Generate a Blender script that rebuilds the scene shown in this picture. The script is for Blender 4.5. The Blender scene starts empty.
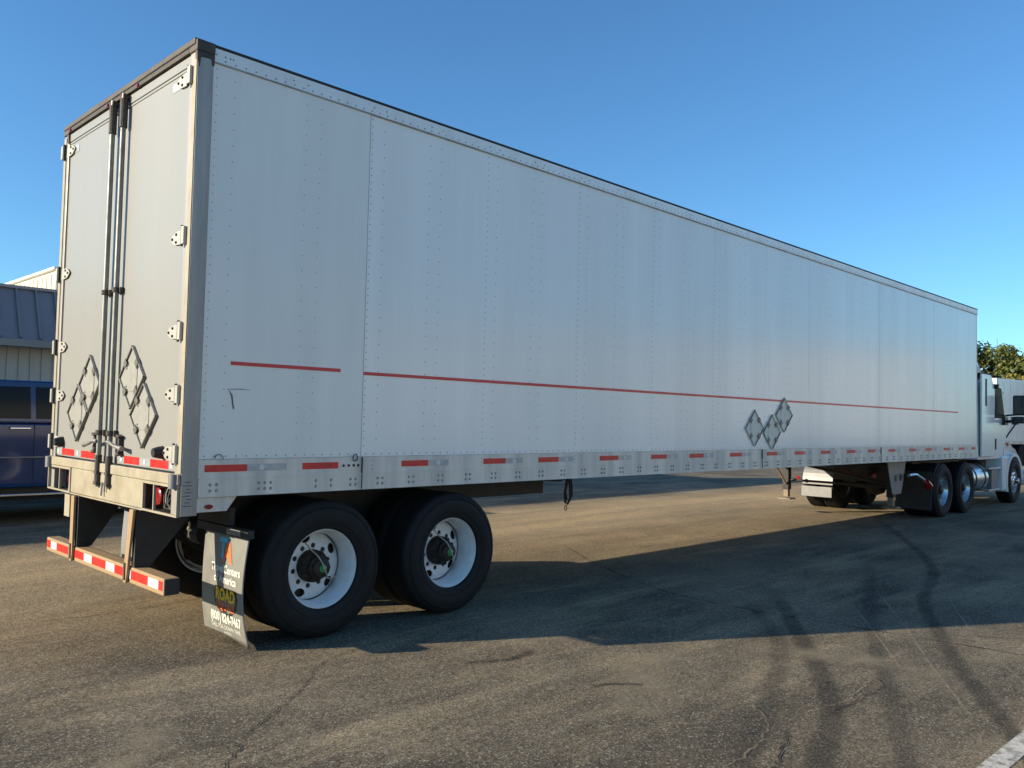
import bpy, bmesh, math, random
from mathutils import Vector, Matrix
random.seed(7)
S = bpy.context.scene
COL = S.collection
RAD = math.radians

# ------------------------------------------------------------------ camera
YAW, PITCH, ROLL, FPX = 0.784116, 0.0413174, 0.0232282, 840.85
CAMPOS = Vector((-2.3481, -5.3449, 1.6464))
f = Vector((math.cos(PITCH)*math.cos(YAW), math.cos(PITCH)*math.sin(YAW), math.sin(PITCH)))
r = Vector((math.sin(YAW), -math.cos(YAW), 0)); u = r.cross(f)
r2 = r*math.cos(ROLL)+u*math.sin(ROLL); u2 = -r*math.sin(ROLL)+u*math.cos(ROLL)
cam = bpy.data.cameras.new('camera'); camo = bpy.data.objects.new('camera', cam); COL.objects.link(camo)
M = Matrix((r2, u2, -f)).transposed().to_4x4(); M.translation = CAMPOS
camo.matrix_world = M
cam.sensor_width = 36; cam.lens = FPX/1024*36; cam.clip_start = 0.05; cam.clip_end = 2000
S.camera = camo

# ------------------------------------------------------------------ light
SHX, SHY = 2.68, -1.50                      # shadow offset on the ground per metre of height
elev = math.atan(1/math.hypot(SHX, SHY))
d_to_sun = Vector((-SHX, -SHY, 1)).normalized()
sun = bpy.data.lights.new('sun', 'SUN'); suno = bpy.data.objects.new('sun', sun); COL.objects.link(suno)
suno.rotation_euler = d_to_sun.to_track_quat('Z', 'Y').to_euler()
sun.energy = 5.0; sun.angle = RAD(0.55); sun.color = (1.0, 0.87, 0.66)
w = bpy.data.worlds.new('World'); S.world = w; w.use_nodes = True
nt = w.node_tree; nt.nodes.clear()
sky = nt.nodes.new('ShaderNodeTexSky'); sky.sky_type = 'NISHITA'; sky.sun_disc = False
sky.sun_elevation = elev
az = math.atan2(d_to_sun.x, d_to_sun.y)      # clockwise from +Y
sky.sun_rotation = az
sky.air_density = 1.0; sky.dust_density = 0.15; sky.ozone_density = 2.2
hs = nt.nodes.new('ShaderNodeMix'); hs.data_type = 'RGBA'; hs.blend_type = 'MULTIPLY'; hs.inputs[0].default_value = 1.0
hs.inputs[7].default_value = (0.50, 0.83, 1.07, 1)
bg = nt.nodes.new('ShaderNodeBackground'); bg.inputs[1].default_value = 0.122
wo = nt.nodes.new('ShaderNodeOutputWorld')
nt.links.new(sky.outputs[0], hs.inputs[6]); nt.links.new(hs.outputs[2], bg.inputs[0]); nt.links.new(bg.outputs[0], wo.inputs[0])
S.view_settings.view_transform = 'Standard'; S.view_settings.look = 'None'
S.view_settings.exposure = 0.62; S.view_settings.gamma = 1.0
S.render.resolution_x = 1024; S.render.resolution_y = 768
S.render.engine = 'CYCLES'

# ------------------------------------------------------------------ materials
MATS = {}
def mat(name, col, rough=0.5, metal=0.0, var=0.0, vscale=3.0, bump=0.0, bscale=60.0, dirt=None, dirt_amt=0.0, dscale=2.0,
        streak=False, coat=0.0, spec=0.5):
    if name in MATS: return MATS[name]
    m = bpy.data.materials.new(name); m.use_nodes = True; t = m.node_tree
    b = t.nodes['Principled BSDF']; b.inputs['Roughness'].default_value = rough; b.inputs['Metallic'].default_value = metal
    b.inputs['Coat Weight'].default_value = coat; b.inputs['Coat Roughness'].default_value = 0.06
    b.inputs['Specular IOR Level'].default_value = spec
    tc = t.nodes.new('ShaderNodeTexCoord'); mp = t.nodes.new('ShaderNodeMapping'); t.links.new(tc.outputs['Object'], mp.inputs[0])
    if streak: mp.inputs['Scale'].default_value = (1, 1, 0.09)
    n = t.nodes.new('ShaderNodeTexNoise'); n.inputs['Scale'].default_value = vscale; n.inputs['Detail'].default_value = 6
    n.inputs['Roughness'].default_value = 0.62
    t.links.new(mp.outputs[0], n.inputs['Vector'])
    cr = t.nodes.new('ShaderNodeMapRange'); cr.inputs[1].default_value = 0.3; cr.inputs[2].default_value = 0.7
    cr.inputs[3].default_value = 1-var; cr.inputs[4].default_value = 1+var*0.6
    t.links.new(n.outputs[0], cr.inputs[0])
    mx = t.nodes.new('ShaderNodeVectorMath'); mx.operation = 'SCALE'; mx.inputs[0].default_value = col[:3]
    t.links.new(cr.outputs[0], mx.inputs['Scale'])
    out = mx.outputs[0]
    if dirt is not None:
        n2 = t.nodes.new('ShaderNodeTexNoise'); n2.inputs['Scale'].default_value = dscale; n2.inputs['Detail'].default_value = 8
        n2.inputs['Roughness'].default_value = 0.7
        t.links.new(mp.outputs[0], n2.inputs['Vector'])
        r_ = t.nodes.new('ShaderNodeMapRange'); r_.inputs[1].default_value = 0.42; r_.inputs[2].default_value = 0.78
        r_.inputs[3].default_value = 0; r_.inputs[4].default_value = dirt_amt
        t.links.new(n2.outputs[0], r_.inputs[0])
        m2 = t.nodes.new('ShaderNodeMix'); m2.data_type = 'RGBA'
        t.links.new(r_.outputs[0], m2.inputs[0]); t.links.new(out, m2.inputs[6]); m2.inputs[7].default_value = (*dirt, 1)
        out = m2.outputs[2]
        ra = t.nodes.new('ShaderNodeMath'); ra.operation = 'MULTIPLY_ADD'; ra.inputs[1].default_value = 0.35; ra.inputs[2].default_value = rough
        t.links.new(r_.outputs[0], ra.inputs[0]); t.links.new(ra.outputs[0], b.inputs['Roughness'])
    t.links.new(out, b.inputs['Base Color'])
    if bump > 0:
        n3 = t.nodes.new('ShaderNodeTexNoise'); n3.inputs['Scale'].default_value = bscale; n3.inputs['Detail'].default_value = 3
        t.links.new(tc.outputs['Object'], n3.inputs['Vector'])
        bp = t.nodes.new('ShaderNodeBump'); bp.inputs['Strength'].default_value = bump; bp.inputs['Distance'].default_value = 0.01
        t.links.new(n3.outputs[0], bp.inputs['Height']); t.links.new(bp.outputs[0], b.inputs['Normal'])
    MATS[name] = m; return m

white_panel = mat('white_panel', (0.91, 0.88, 0.81), 0.20, 0, 0.05, 1.2, 0.03, 1.3, dirt=(0.55, 0.50, 0.41), dirt_amt=0.2, dscale=2.0, streak=True, coat=0.06, spec=0.5)
repair_panel = mat('repair_panel', (0.86, 0.83, 0.75), 0.28, 0, 0.05, 1.5, 0.02, 3, dirt=(0.38, 0.36, 0.30), dirt_amt=0.18, dscale=1.8, streak=True)
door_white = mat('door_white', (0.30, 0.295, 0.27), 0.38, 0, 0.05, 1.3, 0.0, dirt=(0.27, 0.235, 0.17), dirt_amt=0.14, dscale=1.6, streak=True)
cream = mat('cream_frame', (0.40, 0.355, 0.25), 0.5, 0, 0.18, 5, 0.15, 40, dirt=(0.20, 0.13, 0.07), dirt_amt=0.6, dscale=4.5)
alu = mat('aluminium_rail', (0.74, 0.69, 0.60), 0.42, 0.1, 0.14, 5, 0.05, 40, dirt=(0.28, 0.25, 0.21), dirt_amt=0.6, dscale=6, streak=True)
alu_top = mat('aluminium_top_rail', (0.80, 0.77, 0.72), 0.42, 0.3, 0.1, 5, dirt=(0.28, 0.25, 0.22), dirt_amt=0.4, dscale=5, streak=True)
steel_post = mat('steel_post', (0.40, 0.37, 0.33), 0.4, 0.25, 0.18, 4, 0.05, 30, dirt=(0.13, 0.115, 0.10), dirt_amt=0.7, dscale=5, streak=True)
rivet_m = mat('rivet_metal', (0.34, 0.34, 0.35), 0.45, 0.5, 0.1)
dark_rust = mat('dark_rusty_steel', (0.06, 0.052, 0.045), 0.7, 0.1, 0.4, 12, 0.2, 50, dirt=(0.13, 0.08, 0.05), dirt_amt=0.45, dscale=9)
hdr_m = mat('header_seal', (0.06, 0.045, 0.035), 0.6, 0.2, 0.3, 9, 0.2, 30, dirt=(0.2, 0.17, 0.14), dirt_amt=0.5, dscale=7)
black = mat('black_steel', (0.018, 0.018, 0.018), 0.6, 0, 0.4, 8, 0.1, 40, dirt=(0.07, 0.055, 0.04), dirt_amt=0.4, dscale=6)
rubber = mat('tyre_rubber', (0.009, 0.009, 0.009), 0.7, 0, 0.25, 14, 0.15, 60, dirt=(0.028, 0.024, 0.018), dirt_amt=0.35, dscale=9, spec=0.35)
rim_white = mat('rim_white_paint', (0.88, 0.87, 0.84), 0.32, 0, 0.06, 8, dirt=(0.33, 0.29, 0.24), dirt_amt=0.28, dscale=9)
rim_alu = mat('rim_polished', (0.66, 0.66, 0.66), 0.25, 0.8, 0.08, 8, dirt=(0.2, 0.18, 0.15), dirt_amt=0.4, dscale=9)
hub_m = mat('greasy_hub', (0.02, 0.015, 0.012), 0.55, 0.2, 0.4, 20, 0.3, 60, dirt=(0.09, 0.045, 0.02), dirt_amt=0.6, dscale=12)
green_cap = mat('green_cap', (0.02, 0.30, 0.08), 0.35)
brass = mat('hose_tan', (0.42, 0.36, 0.26), 0.45)
zinc = mat('zinc_hinge', (0.48, 0.465, 0.41), 0.42, 0.2, 0.15, 20, dirt=(0.2, 0.16, 0.12), dirt_amt=0.5, dscale=20)
rod_m = mat('lock_rod_steel', (0.27, 0.265, 0.24), 0.45, 0.4, 0.2, 8, dirt=(0.1, 0.085, 0.07), dirt_amt=0.6, dscale=7)
red_tape = mat('red_tape', (0.72, 0.020, 0.014), 0.35, 0, 0.22, 14, dirt=(0.22, 0.05, 0.04), dirt_amt=0.4, dscale=10)
white_tape = mat('white_tape', (0.66, 0.67, 0.66), 0.35, 0, 0.1, 14, dirt=(0.4, 0.38, 0.34), dirt_amt=0.4, dscale=10)
grey_tape = mat('grey_tape', (0.42, 0.44, 0.45), 0.35, 0.2, 0.15, 14, dirt=(0.26, 0.25, 0.23), dirt_amt=0.5, dscale=10)
stripe_red = mat('stripe_red', (0.66, 0.018, 0.022), 0.35, 0, 0.1, 6)
red_lens = mat('red_lens', (0.26, 0.010, 0.012), 0.15, 0, 0.1, 10, coat=0.5)
guard_m = mat('guard_tan_paint', (0.42, 0.28, 0.14), 0.55, 0, 0.2, 8, 0.15, 50, dirt=(0.16, 0.09, 0.05), dirt_amt=0.65, dscale=8)
flap_m = mat('mud_flap_grey', (0.20, 0.197, 0.175), 0.5, 0, 0.12, 6, dirt=(0.24, 0.22, 0.18), dirt_amt=0.5, dscale=6)
flap_b = mat('mud_flap_back', (0.22, 0.23, 0.23), 0.6, 0, 0.15, 6)
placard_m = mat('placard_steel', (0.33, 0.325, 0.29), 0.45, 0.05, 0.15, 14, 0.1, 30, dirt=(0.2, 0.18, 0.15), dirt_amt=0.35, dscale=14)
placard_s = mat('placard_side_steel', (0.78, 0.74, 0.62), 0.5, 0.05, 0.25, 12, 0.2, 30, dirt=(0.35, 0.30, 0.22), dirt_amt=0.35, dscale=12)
placard_e = mat('placard_edge', (0.17, 0.16, 0.14), 0.45, 0.3, 0.2, 14)
truck_white = mat('truck_white', (0.86, 0.85, 0.82), 0.18, 0, 0.03, 3, dirt=(0.45, 0.44, 0.42), dirt_amt=0.12, dscale=4, coat=0.15)
glass = mat('dark_glass', (0.010, 0.012, 0.010), 0.12, 0, 0.1, 3, spec=0.22)
plastic = mat('black_plastic', (0.02, 0.021, 0.023), 0.45, 0, 0.2, 8)
step_grey = mat('step_grey', (0.20, 0.20, 0.20), 0.5, 0.3, 0.15, 8)
blue_paint = mat('blue_metallic', (0.003, 0.025, 0.10), 0.18, 0.0, 0.05, 4, coat=0.7)
chrome = mat('chrome', (0.75, 0.75, 0.76), 0.12, 1.0, 0.05, 5)
roof_blue = mat('roof_metal', (0.27, 0.24, 0.245), 0.42, 0.3, 0.08, 2)
wall_m = mat('siding_grey', (0.50, 0.48, 0.42), 0.55, 0, 0.08, 3, dirt=(0.22, 0.21, 0.18), dirt_amt=0.3, dscale=3, streak=True)
cream_wall = mat('cream_siding', (0.70, 0.64, 0.47), 0.6, 0, 0.05, 3)
cream_light = mat('pale_siding', (0.72, 0.68, 0.60), 0.6, 0, 0.06, 2)
cab_glass = mat('cab_window', (0.010, 0.012, 0.009), 0.4, 0, 0.3, 6, spec=0.05)
foot_m = mat('landing_foot_dusty', (0.26, 0.20, 0.14), 0.7, 0, 0.3, 9)
white_trim = mat('white_trim', (0.74, 0.74, 0.72), 0.45, 0, 0.05, 4)
bark = mat('bark', (0.13, 0.10, 0.075), 0.85, 0, 0.3, 9, 0.5, 30)

def leaf_mat(name, col, col2):
    m = bpy.data.materials.new(name); m.use_nodes = True; t = m.node_tree; b = t.nodes['Principled BSDF']
    b.inputs['Roughness'].default_value = 0.6
    tc = t.nodes.new('ShaderNodeTexCoord'); n = t.nodes.new('ShaderNodeTexNoise'); n.inputs['Scale'].default_value = 0.9; n.inputs['Detail'].default_value = 5
    t.links.new(tc.outputs['Object'], n.inputs['Vector'])
    oi = t.nodes.new('ShaderNodeObjectInfo')
    ad = t.nodes.new('ShaderNodeMath'); ad.operation = 'MULTIPLY_ADD'; ad.inputs[1].default_value = 0.35; ad.inputs[2].default_value = -0.17
    t.links.new(oi.outputs['Random'], ad.inputs[0])
    a2 = t.nodes.new('ShaderNodeMath'); t.links.new(ad.outputs[0], a2.inputs[0]); t.links.new(n.outputs[0], a2.inputs[1])
    cr = t.nodes.new('ShaderNodeValToRGB'); cr.color_ramp.elements[0].position = 0.35; cr.color_ramp.elements[1].position = 0.65
    cr.color_ramp.elements[0].color = (*col, 1); cr.color_ramp.elements[1].color = (*col2, 1)
    t.links.new(a2.outputs[0], cr.inputs[0]); t.links.new(cr.outputs[0], b.inputs['Base Color'])
    return m
leaf_g = leaf_mat('leaves_green', (0.035, 0.06, 0.014), (0.16, 0.16, 0.028))
leaf_y = leaf_mat('leaves_autumn', (0.08, 0.09, 0.02), (0.30, 0.23, 0.04))

def asphalt_mat():
    m = bpy.data.materials.new('asphalt'); m.use_nodes = True; t = m.node_tree; b = t.nodes['Principled BSDF']
    L = t.links.new
    tc = t.nodes.new('ShaderNodeTexCoord'); co = tc.outputs['Object']
    def noise(scale, detail=6, rough=0.6, sc=None):
        n = t.nodes.new('ShaderNodeTexNoise'); n.inputs['Scale'].default_value = scale; n.inputs['Detail'].default_value = detail; n.inputs['Roughness'].default_value = rough
        if sc:
            mp = t.nodes.new('ShaderNodeMapping'); mp.inputs['Scale'].default_value = sc[0]; mp.inputs['Rotation'].default_value = (0, 0, sc[1]); L(co, mp.inputs[0]); L(mp.outputs[0], n.inputs['Vector'])
        else: L(co, n.inputs['Vector'])
        return n.outputs[0]
    def rng(v, a, b_, c, d):
        q = t.nodes.new('ShaderNodeMapRange'); q.inputs[1].default_value = a; q.inputs[2].default_value = b_; q.inputs[3].default_value = c; q.inputs[4].default_value = d
        L(v, q.inputs[0]); return q.outputs[0]
    def mix(fac, a, b_, mode='MIX'):
        q = t.nodes.new('ShaderNodeMix'); q.data_type = 'RGBA'; q.blend_type = mode
        for i, v in ((0, fac), (6, a), (7, b_)):
            if hasattr(v, 'node'): L(v, q.inputs[i])
            else: q.inputs[i].default_value = v if i == 0 else (*v, 1)
        return q.outputs[2]
    c = mix(rng(noise(0.55, 7, 0.62), 0.36, 0.66, 0, 1), ASPH_A, ASPH_B)
    # dusty streaks along the driving direction
    c = mix(rng(noise(0.9, 7, 0.7, ((0.35, 1.9, 1), 0.35)), 0.48, 0.74, 0, 0.75), c, ASPH_DUST)
    c = mix(rng(noise(2.6, 6, 0.7), 0.54, 0.78, 0, 0.45), c, ASPH_DARK)
    # dusty band with sunlit brightness painted in, ending where the building shades the ground
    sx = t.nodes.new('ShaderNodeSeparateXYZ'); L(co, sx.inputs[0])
    sunlit_band = rng(sx.outputs[1], 0.0, 3.2, 0, 0.72)
    lm = t.nodes.new('ShaderNodeMath'); lm.operation = 'MULTIPLY'; L(sunlit_band, lm.inputs[0]); L(rng(sx.outputs[1], 4.8, 6.4, 1, 0), lm.inputs[1]); sunlit_band = lm.outputs[0]
    lm2 = t.nodes.new('ShaderNodeMath'); lm2.operation = 'MULTIPLY'; L(sunlit_band, lm2.inputs[0]); L(rng(noise(0.8, 6, 0.65, ((0.3, 1.2, 1), 0.1)), 0.3, 0.6, 0.45, 1), lm2.inputs[1]); sunlit_band = lm2.outputs[0]
    c = mix(sunlit_band, c, ASPH_SUNLIT)
    c = mix(rng(noise(1.1, 6, 0.7, ((0.22, 1.5, 1), -0.12)), 0.45, 0.72, 0, 0.4), c, ASPH_A2)
    # aggregate
    v = t.nodes.new('ShaderNodeTexVoronoi'); v.inputs['Scale'].default_value = 120; L(co, v.inputs['Vector'])
    sp = t.nodes.new('ShaderNodeSeparateColor'); L(v.outputs['Color'], sp.inputs[0])
    c = mix(rng(sp.outputs[0], 0.0, 1.0, 0.0, 1.0), c, None or (0.5, 0.5, 0.5), 'OVERLAY') if False else c
    g = rng(sp.outputs[0], 0, 1, 0.5, 1.45)
    vm = t.nodes.new('ShaderNodeVectorMath'); vm.operation = 'SCALE'; L(c, vm.inputs[0]); L(g, vm.inputs['Scale']); c = vm.outputs[0]
    chips = rng(sp.outputs[1], 0.91, 0.93, 0, 0.8)
    c = mix(chips, c, (0.34, 0.31, 0.25))
    vm2 = t.nodes.new('ShaderNodeVectorMath'); vm2.operation = 'SCALE'; L(c, vm2.inputs[0]); L(rng(noise(26, 6, 0.8), 0.3, 0.7, 0.7, 1.35), vm2.inputs['Scale']); c = vm2.outputs[0]
    L(c, b.inputs['Base Color'])
    b.inputs['Roughness'].default_value = 0.92; b.inputs['Specular IOR Level'].default_value = 0.12
    bp = t.nodes.new('ShaderNodeBump'); bp.inputs['Strength'].default_value = 0.4; bp.inputs['Distance'].default_value = 0.003
    ad = t.nodes.new('ShaderNodeMath'); L(v.outputs['Distance'], ad.inputs[0]); L(noise(150, 4, 0.7), ad.inputs[1])
    L(ad.outputs[0], bp.inputs['Height'])
    bp2 = t.nodes.new('ShaderNodeBump'); bp2.inputs['Strength'].default_value = 0.35; bp2.inputs['Distance'].default_value = 0.05
    L(noise(2.2, 5, 0.6), bp2.inputs['Height']); L(bp2.outputs[0], bp.inputs['Normal']); L(bp.outputs[0], b.inputs['Normal'])
    return m
ASPH_A = (0.072, 0.061, 0.046); ASPH_B = (0.20, 0.162, 0.11); ASPH_DUST = (0.40, 0.315, 0.19); ASPH_DARK = (0.036, 0.032, 0.027)
ASPH_SUNLIT = (0.46, 0.325, 0.165); ASPH_A2 = (0.20, 0.148, 0.088)
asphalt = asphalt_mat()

def decal_mat(name, col, amount, scale=6.0, soft=0.28, edge=0.35):
    """worn mark on the ground: opacity from a noise and the distance to the strip's own edge (UV)"""
    m = bpy.data.materials.new(name); m.use_nodes = True; t = m.node_tree; b = t.nodes['Principled BSDF']; L = t.links.new
    b.inputs['Base Color'].default_value = (*col, 1); b.inputs['Roughness'].default_value = 0.85; b.inputs['Specular IOR Level'].default_value = 0.3
    tc = t.nodes.new('ShaderNodeTexCoord'); s = t.nodes.new('ShaderNodeSeparateXYZ'); L(tc.outputs['UV'], s.inputs[0])
    def ma(op, a, b_):
        q = t.nodes.new('ShaderNodeMath'); q.operation = op
        for i, v in enumerate((a, b_)):
            if hasattr(v, 'node'): L(v, q.inputs[i])
            else: q.inputs[i].default_value = v
        return q.outputs[0]
    def ramp(v, a, b_):
        q = t.nodes.new('ShaderNodeMapRange'); q.interpolation_type = 'SMOOTHSTEP'; q.inputs[1].default_value = a; q.inputs[2].default_value = b_; L(v, q.inputs[0]); return q.outputs[0]
    d = ma('SUBTRACT', 0.5, ma('ABSOLUTE', ma('SUBTRACT', s.outputs[0], 0.5), 0))
    e = ramp(d, 0.0, edge)
    ends = ramp(ma('SUBTRACT', 0.5, ma('ABSOLUTE', ma('SUBTRACT', s.outputs[1], 0.5), 0)), 0.0, 0.12)
    n = t.nodes.new('ShaderNodeTexNoise'); n.inputs['Scale'].default_value = scale; n.inputs['Detail'].default_value = 8; n.inputs['Roughness'].default_value = 0.72
    L(tc.outputs['Object'], n.inputs['Vector'])
    nn = ramp(n.outputs[0], soft, 0.66)
    L(ma('MULTIPLY', ma('MULTIPLY', e, ends), ma('MULTIPLY', nn, amount)), b.inputs['Alpha'])
    return m

# ------------------------------------------------------------------ mesh helpers
class MB:
    def __init__(s): s.bm = bmesh.new(); s.mi = 0
    def face(s, vs):
        try:
            fc = s.bm.faces.new(vs); fc.material_index = s.mi; return fc
        except ValueError: return None
    def box(s, x0, x1, y0, y1, z0, z1):
        v = [s.bm.verts.new((x, y, z)) for x in (x0, x1) for y in (y0, y1) for z in (z0, z1)]
        for q in ((0,1,3,2),(4,6,7,5),(0,4,5,1),(2,3,7,6),(0,2,6,4),(1,5,7,3)): s.face([v[i] for i in q])
        return s
    def prism(s, pts, axis, a, b):
        """pts polygon in the plane normal to axis, extruded a..b"""
        def P(p, t): return {'x': (t, p[0], p[1]), 'y': (p[0], t, p[1]), 'z': (p[0], p[1], t)}[axis]
        A = [s.bm.verts.new(P(p, a)) for p in pts]; B = [s.bm.verts.new(P(p, b)) for p in pts]
        s.face(A); s.face(B[::-1]); n = len(pts)
        for i in range(n): s.face([A[i], B[i], B[(i+1)%n], A[(i+1)%n]])
        return s
    def tube(s, pts, rad, seg=10, cap=True):
        pts = [Vector(p) for p in pts]; rings = []
        up = None
        for i, p in enumerate(pts):
            d = ((pts[min(i+1, len(pts)-1)] - pts[max(i-1, 0)])).normalized()
            if up is None: up = Vector((0, 0, 1)) if abs(d.z) < .9 else Vector((1, 0, 0))
            a = d.cross(up).normalized(); b = a.cross(d).normalized(); up = b
            rr = rad[i] if isinstance(rad, (list, tuple)) else rad
            rings.append([s.bm.verts.new(p + (a*math.cos(t)+b*math.sin(t))*rr) for t in [2*math.pi*k/seg for k in range(seg)]])
        for i in range(len(rings)-1):
            for k in range(seg): s.face([rings[i][k], rings[i][(k+1)%seg], rings[i+1][(k+1)%seg], rings[i+1][k]])
        if cap: s.face(rings[0][::-1]); s.face(rings[-1])
        return s
    def revolve(s, prof, c, seg=64, closed=False):
        """prof list of (radius, y) turned about the Y axis through c"""
        rings = []
        for (rr, y) in prof:
            rings.append([s.bm.verts.new((c[0]+rr*math.cos(t), c[1]+y, c[2]+rr*math.sin(t))) for t in [2*math.pi*k/seg for k in range(seg)]])
        n = len(rings)
        for i in range(n if closed else n-1):
            A, B = rings[i], rings[(i+1)%n]
            for k in range(seg): s.face([A[k], A[(k+1)%seg], B[(k+1)%seg], B[k]])
        return s
    def disc(s, c, rr, axis='y', seg=24, cap=True, h=0.01):
        ax = {'x': Vector((1,0,0)), 'y': Vector((0,1,0)), 'z': Vector((0,0,1))}[axis]
        return s.tube([Vector(c)-ax*h/2, Vector(c)+ax*h/2], rr, seg)
    def rivet(s, p, n, rr=0.006, h=0.003):
        """low dome at p facing n ('y-' or 'x-')"""
        k = 6; p = Vector(p)
        if n == 'y-': e1, e2, nn = Vector((1,0,0)), Vector((0,0,1)), Vector((0,-1,0))
        else: e1, e2, nn = Vector((0,1,0)), Vector((0,0,1)), Vector((-1,0,0))
        A = [s.bm.verts.new(p+(e1*math.cos(t)+e2*math.sin(t))*rr) for t in [2*math.pi*i/k for i in range(k)]]
        B = [s.bm.verts.new(p+nn*h+(e1*math.cos(t)+e2*math.sin(t))*rr*.6) for t in [2*math.pi*i/k for i in range(k)]]
        s.face(B)
        for i in range(k): s.face([A[i], A[(i+1)%k], B[(i+1)%k], B[i]])
    def mesh(s, name, mats, smooth=False, fix=True):
        if fix: bmesh.ops.recalc_face_normals(s.bm, faces=s.bm.faces)
        me = bpy.data.meshes.new(name); s.bm.to_mesh(me); s.bm.free()
        for m in (mats if isinstance(mats, (list, tuple)) else [mats]): me.materials.append(m)
        if smooth:
            for p in me.polygons: p.use_smooth = True
            try: me.set_sharp_from_angle(angle=RAD(38))
            except Exception: pass
        return me
    def build(s, name, mats, parent=None, smooth=False, bevel=0.0, fix=True, loc=None):
        o = bpy.data.objects.new(name, s.mesh(name, mats, smooth, fix)); COL.objects.link(o)
        if parent: o.parent = parent
        if loc: o.location = loc
        if bevel:
            b = o.modifiers.new('bevel', 'BEVEL'); b.width = bevel; b.segments = 2; b.limit_method = 'ANGLE'; b.angle_limit = RAD(40)
        return o

def thing(name, label, cat, loc=(0, 0, 0), rz=0, group=None):
    o = bpy.data.objects.new(name, None); COL.objects.link(o); o.location = loc; o.rotation_euler = (0, 0, rz)
    o['label'] = label; o['category'] = cat
    if group: o['group'] = group
    return o
def tag(o, label, cat, group=None):
    o['label'] = label; o['category'] = cat
    if group: o['group'] = group
    return o
def struct(o): o['kind'] = 'structure'; return o
def sheet(name, pts, z, m, kind='structure'):
    q = MB(); q.face([q.bm.verts.new((x, y, z)) for x, y in pts]); o = q.build(name, m); o['kind'] = kind; return o
def copy_part(o, parent, loc=None, rot=None):
    c = o.copy(); COL.objects.link(c); c.parent = parent
    if loc is not None: c.location = loc
    if rot is not None: c.rotation_euler = rot
    for ch in o.children:
        d = ch.copy(); COL.objects.link(d); d.parent = c
    return c

# ------------------------------------------------------------------ ground and setting
g = MB(); N = 40
g.face([g.bm.verts.new(p) for p in ((-400, -400, 0), (500, -400, 0), (500, 400, 0), (-400, 400, 0))])
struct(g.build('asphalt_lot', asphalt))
grass_m = mat('verge_grass', (0.09, 0.11, 0.035), 0.9, 0, 0.35, 2, 0.5, 30)
gg = MB(); gg.prism([(58, -60), (140, -60), (140, 70), (62, 70)], 'z', 0.006, 0.12); struct(gg.build('grass_verge', grass_m))

def strip(name, pts, width, m, z=0.004, sub=10, jag=0.0, seed=1):
    """ribbon along a smoothed polyline, UV u across and v along"""
    z = 0.0012 + z*0.09
    rnd = random.Random(seed); P = [Vector((x, y, 0)) for x, y in pts]; C = []
    for i in range(len(P)-1):
        p0, p1, p2, p3 = P[max(i-1, 0)], P[i], P[i+1], P[min(i+2, len(P)-1)]
        for k in range(sub):
            t = k/sub
            C.append(0.5*((2*p1)+(-p0+p2)*t+(2*p0-5*p1+4*p2-p3)*t*t+(-p0+3*p1-3*p2+p3)*t**3))
    C.append(P[-1]); q = MB(); uvl = q.bm.loops.layers.uv.new('uv'); prev = None; n = len(C)
    for i, c in enumerate(C):
        d = (C[min(i+1, n-1)]-C[max(i-1, 0)]).normalized(); nr = Vector((-d.y, d.x, 0))
        c = c + nr*rnd.uniform(-jag, jag); w_ = width*(1 if not jag else 0.62 if m is not crack_m else 0.5)*(1 if not jag else rnd.uniform(0.35, 1.3)*(0.15 if i in (0, n-1) else 1))
        a = q.bm.verts.new((c.x+nr.x*w_/2, c.y+nr.y*w_/2, z)); b = q.bm.verts.new((c.x-nr.x*w_/2, c.y-nr.y*w_/2, z))
        if prev:
            fc = q.face([prev[0], prev[1], b, a])
            for l, uv in zip(fc.loops, ((0, (i-1)/(n-1)), (1, (i-1)/(n-1)), (1, i/(n-1)), (0, i/(n-1)))): l[uvl].uv = uv
        prev = (a, b)
    return struct(q.build(name, m, fix=False))
skid_m = decal_mat('skid_rubber', (0.04, 0.036, 0.032), 0.40, 3, 0.05, 0.35)
skid_soft = decal_mat('skid_rubber_faint', (0.045, 0.042, 0.04), 0.28, 2.2, 0.08, 0.4)
crack_m = mat('crack_dark', (0.018, 0.016, 0.014), 0.95)
seal_m = decal_mat('crack_sealer', (0.02, 0.02, 0.02), 0.95, 6, edge=0.2)
dust_m = decal_mat('dust_line', (0.40, 0.32, 0.21), 0.6, 9, edge=0.45)
stain_m = decal_mat('dust_patch', (0.40, 0.33, 0.215), 0.5, 4, edge=0.5)
oil_m = decal_mat('oil_patch', (0.03, 0.028, 0.027), 0.7, 4, edge=0.5)
strip('tyre_mark', [(14, 1.2), (8.8, -1.6), (6.3, -2.4), (5.05, -2.94), (3.99, -3.44), (2.82, -4.06), (1.4, -4.8)], 0.17, skid_m, 0.004)
strip('tyre_mark', [(5.6, -1.2), (3.87, -2.35), (2.84, -3.01), (2.19, -3.32), (1.65, -3.5), (0.8, -3.8)], 0.2, skid_m, 0.006)
strip('tyre_mark', [(5.0, -1.2), (3.72, -2.22), (2.57, -2.78), (1.37, -3.25), (0.4, -3.6)], 0.2, skid_soft, 0.008)
strip('tyre_mark', [(8.5, -1.0), (4.7, -2.55), (3.2, -3.25), (2.1, -3.75), (1.0, -4.2)], 0.18, skid_soft, 0.010)
strip('dust_streak', [(13, 2.9), (9, 3.3), (5.5, 2.9), (3, 2.4)], 0.5, stain_m, 0.012)
strip('dust_streak', [(16, 4.0), (11, 4.2), (7.5, 3.9), (5, 3.6)], 0.4, stain_m, 0.014)
strip('scratch_line', [(6.4, -1.9), (4.9, -2.75), (3.9, -3.28), (2.9, -3.85)], 0.035, dust_m, 0.016)
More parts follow.
